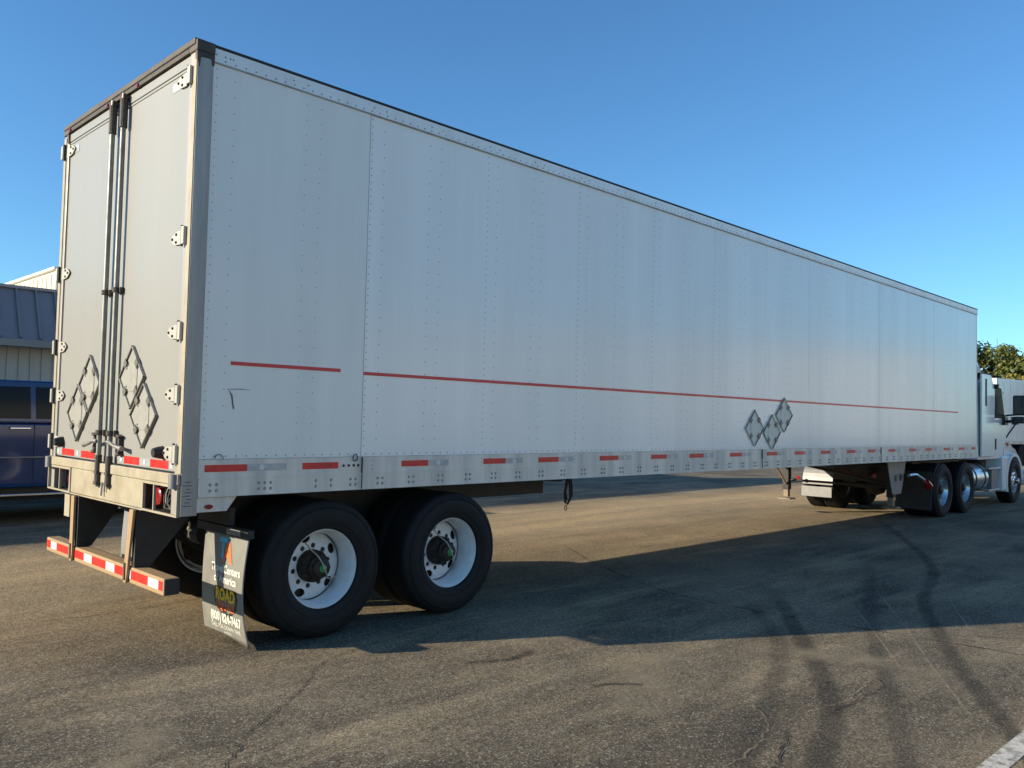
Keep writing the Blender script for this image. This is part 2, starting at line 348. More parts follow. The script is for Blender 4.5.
strip('scratch_line', [(6.9, -2.4), (5.2, -3.15), (4.1, -3.75), (3.2, -4.3)], 0.03, dust_m, 0.018)
strip('scratch_line', [(6.2, -1.6), (4.6, -2.6), (3.6, -3.2)], 0.025, dust_m, 0.020)
strip('dust_streak', [(3.4, -2.1), (3.6, -2.7), (3.75, -3.1), (3.6, -3.4)], 0.5, stain_m, 0.022)
strip('dust_streak', [(2.6, -1.75), (2.0, -2.2), (1.5, -2.5)], 0.6, stain_m, 0.024)
strip('dust_streak', [(-0.4, -0.9), (-1.0, -1.5), (-1.4, -2.2)], 0.35, stain_m, 0.026)
strip('oil_stain', [(2.1, -1.2), (1.8, -1.25), (1.5, -1.1)], 0.12, oil_m, 0.028)
strip('oil_stain', [(1.75, -2.0), (1.9, -2.05), (2.05, -2.2)], 0.07, oil_m, 0.030)
strip('sealed_crack', [(6.2, 2.2), (5.37, 0.99), (4.75, -0.2), (4.5, -1.06), (4.62, -2.5), (4.75, -3.7), (4.7, -5)], 0.035, seal_m, 0.032, jag=0.008, seed=3)
strip('sealed_crack', [(-3.5, 1.55), (-0.55, 1.81), (0.22, 1.76), (1.4, 1.9)], 0.02, seal_m, 0.034, jag=0.006, seed=5)
strip('dust_seam', [(-3, 4.2), (0, 4.1), (1.01, 4.04), (3, 4.2)], 0.045, dust_m, 0.032, jag=0.01, seed=6)
strip('dust_seam', [(0.25, 1.95), (0.9, 2.1), (1.3, 2.0)], 0.03, dust_m, 0.034, jag=0.01, seed=6)
strip('asphalt_crack', [(-0.62, -1.85), (-0.45, -1.63), (-0.25, -1.42)], 0.014, crack_m, 0.036, 14, 0.014, 8)
strip('asphalt_crack', [(-0.24, -1.36), (0.05, -1.15), (0.39, -0.89), (0.62, -0.66)], 0.014, crack_m, 0.036, 14, 0.014, 9)
strip('asphalt_crack', [(0.6, -0.68), (0.8, -0.50), (0.97, -0.43), (1.43, -0.31), (2.2, -0.25)], 0.012, crack_m, 0.036, 12, 0.012, 10)
strip('asphalt_crack', [(1.38, -3.42), (1.55, -3.34), (1.91, -3.22), (1.98, -3.12)], 0.016, crack_m, 0.036, 12, 0.014, 11)
strip('asphalt_crack', [(2.45, -3.2), (2.75, -3.22), (3.19, -3.22), (3.35, -3.1)], 0.012, crack_m, 0.036, 10, 0.012, 12)
strip('dust_seam', [(1.2, -3.2), (1.6, -3.18), (2.0, -3.05), (2.3, -2.75)], 0.035, dust_m, 0.038, 12, 0.012, 13)
strip('dust_seam', [(2.3, -3.1), (2.75, -3.18), (3.3, -3.1)], 0.035, dust_m, 0.038, 12, 0.012, 14)
strip('asphalt_crack', [(3.1, 2.0), (4.4, 2.25), (5.6, 2.6), (7.2, 2.5)], 0.02, crack_m, 0.036, 14, 0.02, 15)
strip('asphalt_crack', [(4.9, -3.0), (5.3, -3.5), (5.9, -4.2)], 0.018, seal_m, 0.036, 12, 0.012, 16)
paint_m = decal_mat('worn_white_paint', (0.62, 0.58, 0.50), 1.25, 14, edge=0.06)
strip('parking_line', [(1.0, -4.07), (2.25, -4.09), (3.06, -4.11), (9.0, -4.25)], 0.115, paint_m, 0.040, 6)
# ------------------------------------------------------------------ wheels
def make_wheel(name, parent, c, face=-1, polished=False, steer=False):
    """wheel centred on the axle point c of its outer sidewall; its open side faces -Y"""
    R_, W_ = 0.505, 0.28
    q = MB()
    rimp = [(0.292, 0.015), (0.300, 0.004), (0.300, 0.022), (0.286, 0.03), (0.284, 0.20), (0.300, 0.262), (0.300, 0.276), (0.285, 0.27),
            (0.262, 0.21), (0.252, 0.165), (0.258, 0.10), (0.268, 0.085), (0.270, 0.045), (0.282, 0.03), (0.288, 0.012)]
    q.revolve(rimp, (0, 0, 0), 72, closed=True)
    rim = q.build(name, rim_alu if polished else rim_white, parent, smooth=True); rim.location = c
    rm = rim_alu if polished else rim_white
    dpt = 0.19 if not steer else -0.0
    # disc with hand holes
    bm = bmesh.new()
    def ring(cx, cz, rr, n, ph=0):
        vs = [bm.verts.new((cx+rr*math.cos(2*math.pi*k/n+ph), 0, cz+rr*math.sin(2*math.pi*k/n+ph))) for k in range(n)]
        return [bm.edges.new((vs[k], vs[(k+1)%n])) for k in range(n)]
    E_ = ring(0, 0, 0.256, 60); E_ += ring(0, 0, 0.118, 36)
    nh = 10 if polished else 5
    for k in range(nh):
        a = 2*math.pi*k/nh+0.55; rr = 0.213
        e = 0.022 if polished else 0.034
        vs = [bm.verts.new(((rr*math.cos(a)+e*1.25*math.cos(t)*-math.sin(a)+e*math.sin(t)*math.cos(a)), 0, (rr*math.sin(a)+e*1.25*math.cos(t)*math.cos(a)+e*math.sin(t)*math.sin(a)))) for t in [2*math.pi*j/16 for j in range(16)]]
        E_ += [bm.edges.new((vs[j], vs[(j+1)%16])) for j in range(16)]
    for k in range(10):
        a = 2*math.pi*k/10+0.2; E_ += ring(0.150*math.cos(a), 0.150*math.sin(a), 0.020, 12)
    bmesh.ops.triangle_fill(bm, edges=E_, use_beauty=True)
    # bowl shape: flat mounting face, then sloping outwards to the barrel
    for v in bm.verts:
        rr = math.hypot(v.co.x, v.co.z); t = max(0, (rr-0.178)/(0.256-0.178))
        v.co.y = dpt + (0.03*t*t if not steer else 0.10*t*t)
    ext = bmesh.ops.extrude_face_region(bm, geom=list(bm.faces))
    for v in [x for x in ext['geom'] if isinstance(x, bmesh.types.BMVert)]: v.co.y += 0.012
    bmesh.ops.recalc_face_normals(bm, faces=bm.faces)
    me = bpy.data.meshes.new('wheel_disc'); bm.to_mesh(me); bm.free(); me.materials.append(rm)
    do = bpy.data.objects.new('wheel_disc', me); COL.objects.link(do); do.parent = rim
    # tyre
    q = MB()
    pr = [(0.286, 0.024), (0.302, -0.004), (0.325, -0.012), (0.36, -0.022), (0.40, -0.026), (0.44, -0.020), (0.468, -0.006), (0.486, 0.006), (0.4975, 0.014), (0.503, 0.028)]
    for yy in (0.075, 0.125, 0.175, 0.225): pr += [(0.505, yy-0.006), (0.493, yy-0.005), (0.493, yy+0.005), (0.505, yy+0.006)]
    pr += [(0.503, 0.252), (0.497, 0.266), (0.486, 0.276), (0.44, 0.296), (0.40, 0.302), (0.36, 0.298), (0.32, 0.285), (0.286, 0.256)]
    q.revolve(pr, (0, 0, 0), 96, closed=True)
    # moulded ribs on the sidewall
    q.revolve([(0.345, -0.0205), (0.35, -0.0245), (0.355, -0.0225)], (0, 0, 0), 72)
    q.revolve([(0.447, -0.019), (0.452, -0.0215), (0.457, -0.0135)], (0, 0, 0), 72)
    q.build('tyre', rubber, rim, smooth=True)
    # hub
    q = MB()
    if steer:
        q.revolve([(0.0, -0.095), (0.05, -0.095), (0.062, -0.085), (0.068, -0.02), (0.112, 0.0), (0.112, 0.04)], (0, 0, 0), 32)
    else:
        q.revolve([(0.0, 0.02), (0.055, 0.02), (0.068, 0.028), (0.072, 0.06), (0.085, 0.065), (0.088, 0.10), (0.105, 0.115), (0.120, 0.135), (0.124, 0.225), (0, 0.225)], (0, 0, 0), 32)
        for k in range(10):
            a = 2*math.pi*k/10+0.2+0.31; q.tube([(0.106*math.cos(a), 0.098, 0.106*math.sin(a)), (0.106*math.cos(a), 0.13, 0.106*math.sin(a))], 0.013, 6)
        # drum behind the hand holes
        q.revolve([(0.0, 0.235), (0.235, 0.235), (0.24, 0.27), (0, 0.27)], (0, 0, 0), 32)
    q.mi = 1
    for k in range(10):
        a = 2*math.pi*k/10+0.2; x_, z_ = 0.150*math.cos(a), 0.150*math.sin(a)
        q.tube([(x_, dpt-(0.03 if polished else -0.004), z_), (x_, dpt+0.02, z_)], 0.0175, 6)
    q.build('hub', [chrome if steer else hub_m, chrome if (steer or polished) else black], rim, smooth=True)
    return rim

def hub_trim(rim):
    q = MB(); q.revolve([(0.0, 0.010), (0.026, 0.010), (0.030, 0.014), (0.030, 0.02)], (0, 0, 0), 20); q.build('hub_cap', green_cap, rim, smooth=True)
    q = MB(); q.tube([(0, 0.006, 0.0), (0, -0.002, 0), (-0.01, 0.0, 0.03), (-0.035, 0.03, 0.09), (-0.06, 0.11, 0.14), (-0.075, 0.15, 0.18)], 0.005, 8)
    q.tube([(0.005, 0.0, -0.005), (0.02, 0.0, -0.04), (0.06, 0.05, -0.08), (0.12, 0.10, -0.1), (0.19, 0.12, -0.09)], 0.005, 8)
    q.tube([(-0.008, 0.004, 0), (0.015, 0.003, 0.012)], 0.009, 8)
    q.build('inflation_hose', brass, rim, smooth=True)

W, L = 2.59, 16.365
AX = (1.136, 2.381)
trailer = thing('semi_trailer', 'long white riveted box trailer with swing doors, red pinstripe and diamond placard frames', 'trailer')
T = trailer
wheel0 = None
for ax in AX:
    for side in (0, 1):
        for k, yy in enumerate((0.045, 0.385)):
            if wheel0 is None:
                wheel0 = make_wheel('wheel', T, (ax, yy, 0.505)); wobj = wheel0
            else:
                wobj = copy_part(wheel0, T, (ax, yy if side == 0 else W-yy, 0.505), (0, random.uniform(0, 0), math.pi if side else 0))
            if side == 0 and k == 0: pend = (pend if ax != AX[0] else []) + [wobj]
for wobj in pend: hub_trim(wobj)

# ------------------------------------------------------------------ trailer body
q = MB(); q.box(0.13, L-0.02, W-0.035, W-0.003, 1.33, 3.99); q.box(L-0.05, L-0.012, 0.03, W-0.036, 1.10, 4.03); q.box(0.10, L-0.06, 0.035, W-0.04, 1.13, 1.28)
q.box(0.13, L, W-0.02, W+0.004, 1.083, 1.33); q.box(0.13, L, W-0.02, W+0.004, 3.99, 4.07)
q.build('far_wall', white_panel, T)
q = MB(); q.box(0.06, L-0.01, 0.012, W-0.012, 4.06, 4.085); q.build('roof', alu_top, T, bevel=0.005)
q = MB(); q.tube([(0.0, 0.006, 4.088), (L, 0.006, 4.088)], 0.014, 8); q.tube([(0.0, W-0.006, 4.088), (L, W-0.006, 4.088)], 0.014, 8); q.build('roof_seal', black, T, smooth=True)
# side sheets
x0s = [0.117] + [1.40+1.245*k for k in range(12)]
for i in range(len(x0s)):
    xa = x0s[i]+(0.003 if i == 1 else 0.0005); xb = (x0s[i+1] if i < len(x0s)-1 else L-0.03) - (0.005 if i == 0 else 0.0005)
    yf = 0.0 if i == 0 else (0.005 if i % 2 else 0.0058)
    q = MB(); q.box(xa, xb, yf, 0.03, 1.333, 3.988); q.mi = 1
    z = 1.40
    rows = [(xa+0.018, 0.055)] if i else [(xa+0.03, 0.06)]
    if i == 0: rows += [(xa+0.16, 0.11), (xa+0.72, 0.11), (xa+0.84, 0.11)]
    else: rows += [(xa+0.135, 0.105), (xa+0.60, 0.105), (xa+0.72, 0.105)]
    for xr, st in rows:
        z = 1.36+st
        while z < 3.96:
            q.rivet((xr, yf, z), 'y-', 0.0046 if i == 0 else 0.0056, 0.003); z += st
    xr = xa+0.04
    while xr < xb-0.02:
        q.rivet((xr, yf, 1.352), 'y-', 0.0062, 0.004); xr += 0.075
    o = q.build('side_panel', [repair_panel if i == 0 else white_panel, rivet_m], T)
    if i == 0: o['label'] = 'duller rear side panel with a dark seam and a short red stripe'
q = MB(); q.box(1.392, 1.404, 0.0075, 0.02, 1.333, 3.988); q.build('panel_seam', black, T)
# front corner post
q = MB(); q.tube([(L-0.03, 0.035, 1.1), (L-0.03, 0.035, 4.06)], 0.038, 16); q.build('front_corner', alu_top, T, smooth=True)
# top rail with rivets
q = MB(); q.box(0.118, L, -0.007, 0.028, 3.985, 4.075); q.mi = 1
xr = 0.2
while xr < L-0.05:
    q.rivet((xr, -0.007, 4.003), 'y-', 0.007, 0.004)
    xr += 0.075
for i, xx in enumerate([0.2, 0.235] + [x0s[k]+d for k in range(len(x0s)) for d in (0.02, 0.14, 0.6, 0.72)]): q.rivet((xx, -0.007, 4.035), 'y-', 0.0075, 0.004)
q.build('top_rail', [alu_top, rivet_m], T)
q = MB(); q.box(0.12, L-0.003, -0.010, 0.0, 3.975, 3.984); q.build('rail_lip', steel_post, T)
# bottom rail, two steps
q = MB(); q.box(0.118, L, -0.010, 0.03, 1.205, 1.331); q.box(0.118, L, -0.016, 0.03, 1.084, 1.203); q.box(0.119, L, -0.020, 0.0, 1.199, 1.209); q.box(0.119, L, -0.022, 0.0, 1.084, 1.092)
q.mi = 1
xr = 0.17
rb = [0.2, 0.245, 0.55, 0.595, 0.64, 1.0, 1.13, 1.3, 1.345]
xx = 1.55
while xx < L-0.4: rb += [xx, xx+0.045]; xx += 0.305
for xx in rb:
    for zz in (1.125, 1.165): q.rivet((xx, -0.016, zz), 'y-', 0.0125, 0.008)
for i in range(1, len(x0s)):
    for dz in (1.235, 1.265, 1.30):
        for dx in (0.0, 0.10): q.rivet((x0s[i]+dx, -0.010, dz), 'y-', 0.006, 0.004)
o = q.build('bottom_rail', [alu, rivet_m], T)
o['label'] = 'dirty aluminium lower side rail with paired bolts and red and white tape'
# vertical splice joints in rail
q = MB()
q.bm.free()
for xx in (1.40, 7.55, 11.4):
    q = MB(); q.box(xx-0.0015, xx+0.0015, -0.0235, -0.005, 1.086, 1.329); q.build('rail_joint', black, T)
# side reflective tape
tp = [(0.16, 0.46, 1), (0.89, 1.19, 1), (1.78, 2.05, 1), (2.67, 2.94, 1), (3.37, 3.65, 1), (4.27, 4.57, 1), (5.15, 5.43, 1), (5.89, 6.18, 1), (6.77, 7.05, 1), (7.68, 7.96, 1),
      (8.45, 8.72, 1), (9.25, 9.55, 1), (10.12, 10.42, 1), (10.9, 11.17, 1), (11.72, 12.0, 1), (12.63, 12.92, 1), (13.4, 13.7, 1), (14.35, 14.65, 1), (15.2, 15.5, 1), (15.95, 16.2, 1)]
for i, (a, b, k) in enumerate(tp):
    q = MB(); q.box(a, b, -0.0125, -0.009, 1.248, 1.295); q.build('red_reflector', red_tape, T)
    ln = (0.30 if i == 0 else 0.22)
    if i == 1:
        continue
    if b+ln < L:
        q = MB(); q.box(b+0.001, b+ln, -0.0125, -0.009, 1.248, 1.295); q.mi = 1
        q.revolve([(0.0, -0.0145), (0.02, -0.0145), (0.021, -0.0125)], (b+0.11, 0, 1.271), 12)
        q.build('grey_reflector', [grey_tape, white_tape], T)
# pin stripes
q = MB(); q.box(0.32, 1.19, -0.0035, 0.001, 1.965, 1.99); q.build('pinstripe', stripe_red, T)
q = MB(); q.box(1.405, 15.2, 0.0015, 0.006, 1.955, 1.98); q.build('pinstripe', stripe_red, T)
# small latch fitting on rail at the seam and a ring
q = MB(); q.box(1.21, 1.385, -0.016, -0.008, 1.25, 1.285); q.mi = 1
for xx in (1.235, 1.28, 1.325, 1.365): q.rivet((xx, -0.016, 1.268), 'y-', 0.012, 0.008)
q.tube([(1.33+0.02*math.cos(t), -0.025, 1.325+0.025*math.sin(t)) for t in [k*math.pi/6 for k in range(13)]], 0.004, 6)
q.build('tie_ring', [alu, black], T)
q = MB(); q.tube([(0.255+0.03*math.cos(t), -0.014, 1.335+0.03*math.sin(t)) for t in [k*math.pi/8 for k in range(9)]], 0.0035, 6); q.build('wire_loop', rod_m, T)
# scrape mark on the rear panel
q = MB(); q.tube([(0.315, -0.001, 1.79), (0.335, -0.0012, 1.76), (0.345, -0.0012, 1.70), (0.352, -0.001, 1.67)], [0.003, 0.006, 0.005, 0.006], 5)
q.tube([(0.30, -0.0005, 1.80), (0.40, -0.0005, 1.805), (0.47, 0.0, 1.80)], [0.002, 0.003, 0.001], 5); q.build('scuff_mark', placard_e, T)
# old decal patches near the hitch end
q = MB()
for k, (xx, ww, z0, z1) in enumerate([(7.02+1.65, 0.20, 1.42, 1.78), (8.80, 0.10, 1.50, 1.88)]): q.box(xx, xx+ww, 0.003, 0.0058, z0, z1)
q.bm.free()

# diamond placard holders
def placard(name, plane, c, h, flip=0):
    """a square steel frame on its corner, with clips and an open field"""
    q = MB()
    def P(a, b, d):
        return (c[0]+a, c[1]-d, c[2]+b) if plane == 'side' else (c[0]-d, c[1]+a, c[2]+b)
    def poly(pts, d0, d1):
        A = [q.bm.verts.new(P(a, b, d0)) for a, b in pts]; B = [q.bm.verts.new(P(a, b, d1)) for a, b in pts]
        q.face(A); q.face(B); n = len(pts)
        for i in range(n): q.face([A[i], A[(i+1)%n], B[(i+1)%n], B[i]])
    q.mi = 0; poly([(0, h), (h, 0), (0, -h), (-h, 0)], 0.002, 0.008)
    q.mi = 1; t = 0.009
    D = [(0, h), (h, 0), (0, -h), (-h, 0)]
    for i in range(4):
        a, b = D[i], D[(i+1)%4]
        n = Vector((a[0]+b[0], a[1]+b[1])).normalized()*t
        q.mi = 1 if (i in ((0, 2) if not flip else (1, 3))) else 0
        poly([(a[0], a[1]), (b[0], b[1]), (b[0]-n.x, b[1]-n.y), (a[0]-n.x, a[1]-n.y)], 0.008, 0.020)
    q.mi = 1
    for sx, sz in ((1, 1), (1, -1), (-1, -1), (-1, 1)):
        x_, z_ = sx*h*0.5, sz*h*0.5
        dx, dz = sx*0.7, sz*0.7; tx, tz = -dz, dx
        poly([(x_+tx*.025+dx*.006, z_+tz*.025+dz*.006), (x_-tx*.025+dx*.006, z_-tz*.025+dz*.006), (x_-tx*.025-dx*.045, z_-tz*.025-dz*.045), (x_+tx*.025-dx*.045, z_+tz*.025-dz*.045)], 0.018, 0.024)
        for k in (-1, 1): 
            xx, zz = x_-dx*.055+k*tx*.018, z_-dz*.055+k*tz*.018
            poly([(xx-.006, zz-.006), (xx+.006, zz-.006), (xx+.006, zz+.006), (xx-.006, zz+.006)], 0.008, 0.016)
    # raised inner plate edges
    q.mi = 0; g = h*0.42
    poly([(-g, .10), (g, .10), (g, -.10), (-g, -.10)], 0.008, 0.012)
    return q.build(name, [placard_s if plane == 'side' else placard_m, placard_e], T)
for c in ((7.37, 0.004, 1.60), (7.82, 0.004, 1.55), (8.15, 0.004, 1.78)): placard('placard_holder', 'side', c, 0.232, 1)
DX = 0.0195
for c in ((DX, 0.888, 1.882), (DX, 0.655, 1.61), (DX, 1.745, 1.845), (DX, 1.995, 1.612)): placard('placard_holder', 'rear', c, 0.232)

# rear frame
for y0, y1 in ((-0.014, 0.095), (W-0.095, W+0.014)):
    q = MB(); q.box(0.007, 0.116, y0, y1, 0.968, 4.02)
    q.mi = 1
    yy = y0
    if y0 < 0:
        for k in range(52): q.rivet((0.108, y0, 1.0+0.058*k), 'y-', 0.004, 0.003)
        q.mi = 2
        for k in range(8): q.box(0.018+0.012*(k % 3), 0.078-0.01*(k % 2), y0-0.0015, y0, 1.03+0.022*k, 1.034+0.022*k)
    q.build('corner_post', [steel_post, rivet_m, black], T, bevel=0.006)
    q = MB(); q.box(-0.004, 0.125, y0-0.006, y1+0.004, 4.02, 4.098); q.prism([(-0.004, 4.022), (0.0, 3.96), (0.02, 3.90), (0.03, 3.98), (0.095, 3.985), (0.104, 3.94), (0.122, 3.945), (0.124, 4.022)], 'y', y0-0.005, y0+0.03)
    q.build('corner_cap', hdr_m, T, bevel=0.008)
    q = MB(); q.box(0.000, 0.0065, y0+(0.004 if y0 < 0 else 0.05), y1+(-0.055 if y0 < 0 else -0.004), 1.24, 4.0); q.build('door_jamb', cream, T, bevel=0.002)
q = MB(); q.prism([(0.0, 4.062), (W, 4.062), (W, 4.098), (1.9, 4.112), (1.2, 4.105), (0.0, 4.108)], 'x', -0.012, 0.06); q.build('rear_header', hdr_m, T, bevel=0.008)
q = MB(); q.box(-0.004, 0.05, 0.09, W-0.09, 4.03, 4.061); q.build('header_trim', dark_rust, T)
for yy in (2.43, 1.56, 1.27, 0.96):
    q = MB(); q.revolve([(0, -0.0), (0.012, 0.0)], (0, 0, 0), 10); q.bm.free()
    q = MB(); q.tube([(0.0, yy, 4.04), (-0.016, yy, 4.04)], 0.015, 12); q.build('marker_lamp', red_lens, T, smooth=True)

def door(ya, yb, hinge_y, sgn):
    q = MB(); q.box(-0.018, 0.03, ya, yb, 1.246, 4.025)
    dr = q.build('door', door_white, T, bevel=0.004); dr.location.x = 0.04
    # edge mouldings and top rail of the door
    q = MB(); q.box(-0.026, -0.0185, ya, yb, 3.955, 4.02); q.box(-0.024, -0.0185, ya, yb, 3.93, 3.945)
    e = hinge_y-sgn*0.0
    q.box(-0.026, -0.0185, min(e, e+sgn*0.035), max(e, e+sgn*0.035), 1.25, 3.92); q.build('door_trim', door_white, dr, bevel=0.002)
    for zz in (3.87, 2.80, 2.17, 1.755, 1.365):
        q = MB()
        y_a, y_b = (hinge_y-0.02*sgn, hinge_y+0.20*sgn)
        y_lo, y_hi = min(y_a, y_b), max(y_a, y_b)
        q.prism([(y_a, zz+0.05), (y_b-sgn*0.11, zz+0.045), (y_b-sgn*0.055, zz+0.04), (y_b, zz+0.008), (y_b, zz-0.008), (y_b-sgn*0.055, zz-0.04), (y_b-sgn*0.11, zz-0.045), (y_a, zz-0.05)], 'x', -0.034, -0.027)
        q.box(-0.062, -0.02, min(hinge_y-sgn*0.06, hinge_y-sgn*0.022), max(hinge_y-sgn*0.06, hinge_y-sgn*0.022), zz-0.058, zz+0.058)
        q.mi = 1
        q.tube([(-0.05, hinge_y-sgn*0.012, zz-0.07), (-0.05, hinge_y-sgn*0.012, zz+0.07)], 0.009, 10)
        for yy, z2 in ((y_b-sgn*0.03, zz), (y_b-sgn*0.09, zz+0.026), (y_b-sgn*0.09, zz-0.026)): q.rivet((-0.034, yy, z2), 'x-', 0.0115, 0.009)
        q.build('hinge', [zinc, black], dr, bevel=0.001)
    return dr
dR = door(0.044, 1.286, 0.10, 1); dL = door(1.304, 2.55, 2.545, -1)
# black rubber door bumpers
for dr, yy in ((dR, 0.33), (dL, 2.36)):
    q = MB(); q.tube([(-0.018, yy, 1.365), (-0.05, yy, 1.365), (-0.085, yy, 1.363)], [0.045, 0.04, 0.03], 12); q.build('door_bumper', plastic, dr, smooth=True)
# reflective strips on the doors
for dr, segs in ((dR, [(1.02, 0.745, 1), (0.55, 0.255, 1), (1.12, 1.025, 0), (0.74, 0.555, 0), (0.25, 0.15, 0)]), (dL, [(2.385, 2.09, 1), (1.925, 1.63, 1), (2.54, 2.39, 0), (2.085, 1.93, 0)])):
    for a, b, k in segs:
        a -= 0.0; q = MB(); q.box(-0.0215, -0.0185, b-0.03, a-0.03, 1.258, 1.312)
        if not k:
            q.mi = 1; q.tube([(-0.0215, (a+b)/2-0.03, 1.285), (-0.024, (a+b)/2-0.03, 1.285)], 0.017, 12)
        q.build('red_reflector' if k else 'grey_reflector', [red_tape if k else grey_tape, white_tape], dr)
# worn sticker strips at the top corners
for dr, a, b in ((dR, 0.13, 0.40), (dL, 2.27, 2.46)):
    q = MB(); q.box(-0.0205, -0.0185, a, b, 3.835, 3.90); q.build('grey_reflector', grey_tape, dr)
q = MB(); q.box(-0.0205, -0.0185, 0.118, 0.145, 3.25, 3.75); q.build('grey_reflector', grey_tape, dR)
# lock rods with guides, keepers and handles
for dr, yy, sg in ((dR, 1.182, -1), (dL, 1.40, 1)):
    q = MB(); q.tube([(-0.058, yy, 1.06), (-0.058, yy, 4.03)], 0.019, 14); rod = q.build('lock_rod', rod_m, dr, smooth=True)
    q = MB(); q.tube([(-0.058, yy, 3.77), (-0.058, yy, 3.99)], 0.029, 12); q.box(-0.075, -0.02, yy-0.03, yy+0.03, 3.99, 4.02)
    q.tube([(-0.058, yy, 1.08), (-0.058, yy, 1.30)], 0.025, 12); q.box(-0.082, -0.02, yy-0.03, yy+0.03, 1.075, 1.10); q.box(-0.082, -0.02, yy-0.028, yy+0.028, 1.16, 1.18)
    q.build('cam_lock', dark_rust, dr, bevel=0.003)
    q = MB()
    for zz in (2.54, 1.47):
        q.tube([(-0.058, yy, zz-0.018), (-0.058, yy, zz+0.018)], 0.030, 12); q.box(-0.05, -0.0185, yy-0.05, yy+0.05, zz-0.02, zz+0.02)
    q.build('rod_guide', dark_rust, dr, bevel=0.002)
    q = MB()
    y2 = yy+sg*0.28
    q.tube([(-0.075, yy, 1.405), (-0.085, yy+sg*0.06, 1.405), (-0.082, yy+sg*0.16, 1.38), (-0.075, y2, 1.365)], [0.016, 0.014, 0.013, 0.019], 8)
    q.build('door_handle', rod_m, dr, smooth=True)
    q = MB(); yc = yy+sg*0.14
    q.box(-0.05, -0.0185, yc-0.014, yc+0.014, 1.335, 1.44); q.prism([(yc-0.04, 1.452), (yc+0.03, 1.465), (yc+0.025, 1.44), (yc-0.015, 1.44)], 'x', -0.06, -0.0185); q.prism([(yc-0.035, 1.32), (yc+0.03, 1.305), (yc+0.025, 1.334), (yc-0.015, 1.334)], 'x', -0.06, -0.0185)
    q.build('handle_catch', dark_rust, dr, bevel=0.002)
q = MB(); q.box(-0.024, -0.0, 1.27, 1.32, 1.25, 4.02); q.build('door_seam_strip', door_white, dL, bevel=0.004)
q = MB(); q.tube([(-0.062, 1.29, 1.10), (-0.068, 1.288, 1.0)], 0.008, 6); q.tube([(-0.06, 1.24, 1.12), (-0.062, 1.243, 1.03)], 0.007, 6); q.build('safety_chain', zinc, dL)

# rear sill with lamp boxes
q = MB(); q.box(-0.008, 0.10, 0.57, W-0.57, 0.968, 1.165); q.box(-0.016, 0.0065, -0.005, W+0.005, 1.168, 1.238); q.box(-0.014, 0.10, 0.56, W-0.56, 0.954, 0.966)
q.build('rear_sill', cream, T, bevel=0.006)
for y0 in (0.0, W-0.56):
    y1 = y0+0.56; right = y0 < 1
    a, b = (y0+0.10, y1-0.02) if right else (y0+0.02, y1-0.012)
    q = MB()
    q.box(-0.014, 0.006, y0, y1, 0.960, 0.974); q.box(-0.014, 0.006, y0, y1, 1.148, 1.166); q.box(-0.014, 0.006, y0, y0+0.012, 0.975, 1.147); q.box(-0.014, 0.006, y1-0.014, y1, 0.975, 1.147)
    ym = y0+(0.375 if right else 0.27); q.box(-0.012, 0.006, ym-0.007, ym+0.007, 0.975, 1.147)
    q.mi = 1; q.box(0.105, 0.115, y0+0.01, y1-0.01, 0.97, 1.15); q.box(0.0065, 0.104, y0+0.09, y1-0.02, 0.961, 0.965); q.box(0.0065, 0.104, y0+0.02, y1-0.02, 1.152, 1.158); q.box(0.0065, 0.104, y1-0.012, y1-0.006, 0.966, 1.15)
    q.mi = 2
    if right: q.box(-0.006, 0.005, y0+0.013, y0+0.10, 0.975, 1.147)
    else: q.prism([(y0+0.014, 0.975), (y0+0.07, 0.975), (y0+0.05, 1.01), (y0+0.05, 1.147), (y0+0.014, 1.147)], 'x', -0.006, 0.005)
    lb = q.build('lamp_box', [cream, black, steel_post], T, bevel=0.0015)
    yl = ym+0.075 if right else ym-0.09
    q = MB(); q.tube([(0.10, yl, 1.06), (0.05, yl, 1.06), (0.04, yl, 1.06)], [0.062, 0.062, 0.045], 20); q.build('tail_lamp', red_lens, lb, smooth=True)
    if right:
        q = MB()
        for k in range(8):
            yy = ym-0.03-0.028*k
            q.tube([(0.06+random.uniform(-.02, .02), yy, 0.985), (0.04, yy+random.uniform(-.03, .03), 1.03), (0.05, yy+random.uniform(-.03, .03), 1.09), (0.07, yy, 1.14)], 0.003, 5)
        q.build('loose_wires', rod_m, lb)
    q = MB(); yb = 0.045 if right else W-0.045
    q.tube([(-0.012, yb, 1.145), (-0.012, yb, 1.236)], 0.040, 14); q.build('dock_bumper', step_grey, T, smooth=True)
# plate under the rail with side marker
q = MB(); q.prism([(0.118, 0.985), (0.33, 0.985), (0.40, 1.082), (0.118, 1.082)], 'y', 0.0, 0.02); q.build('side_skirt_plate', alu, T, bevel=0.002)
q = MB(); bmx = q.tube([(0.20, 0.0, 1.02), (0.20, -0.014, 1.02)], 0.016, 14)
for v in q.bm.verts: v.co.x = 0.20+(v.co.x-0.20)*1.7
q.build('marker_lamp', red_lens, T, smooth=True)

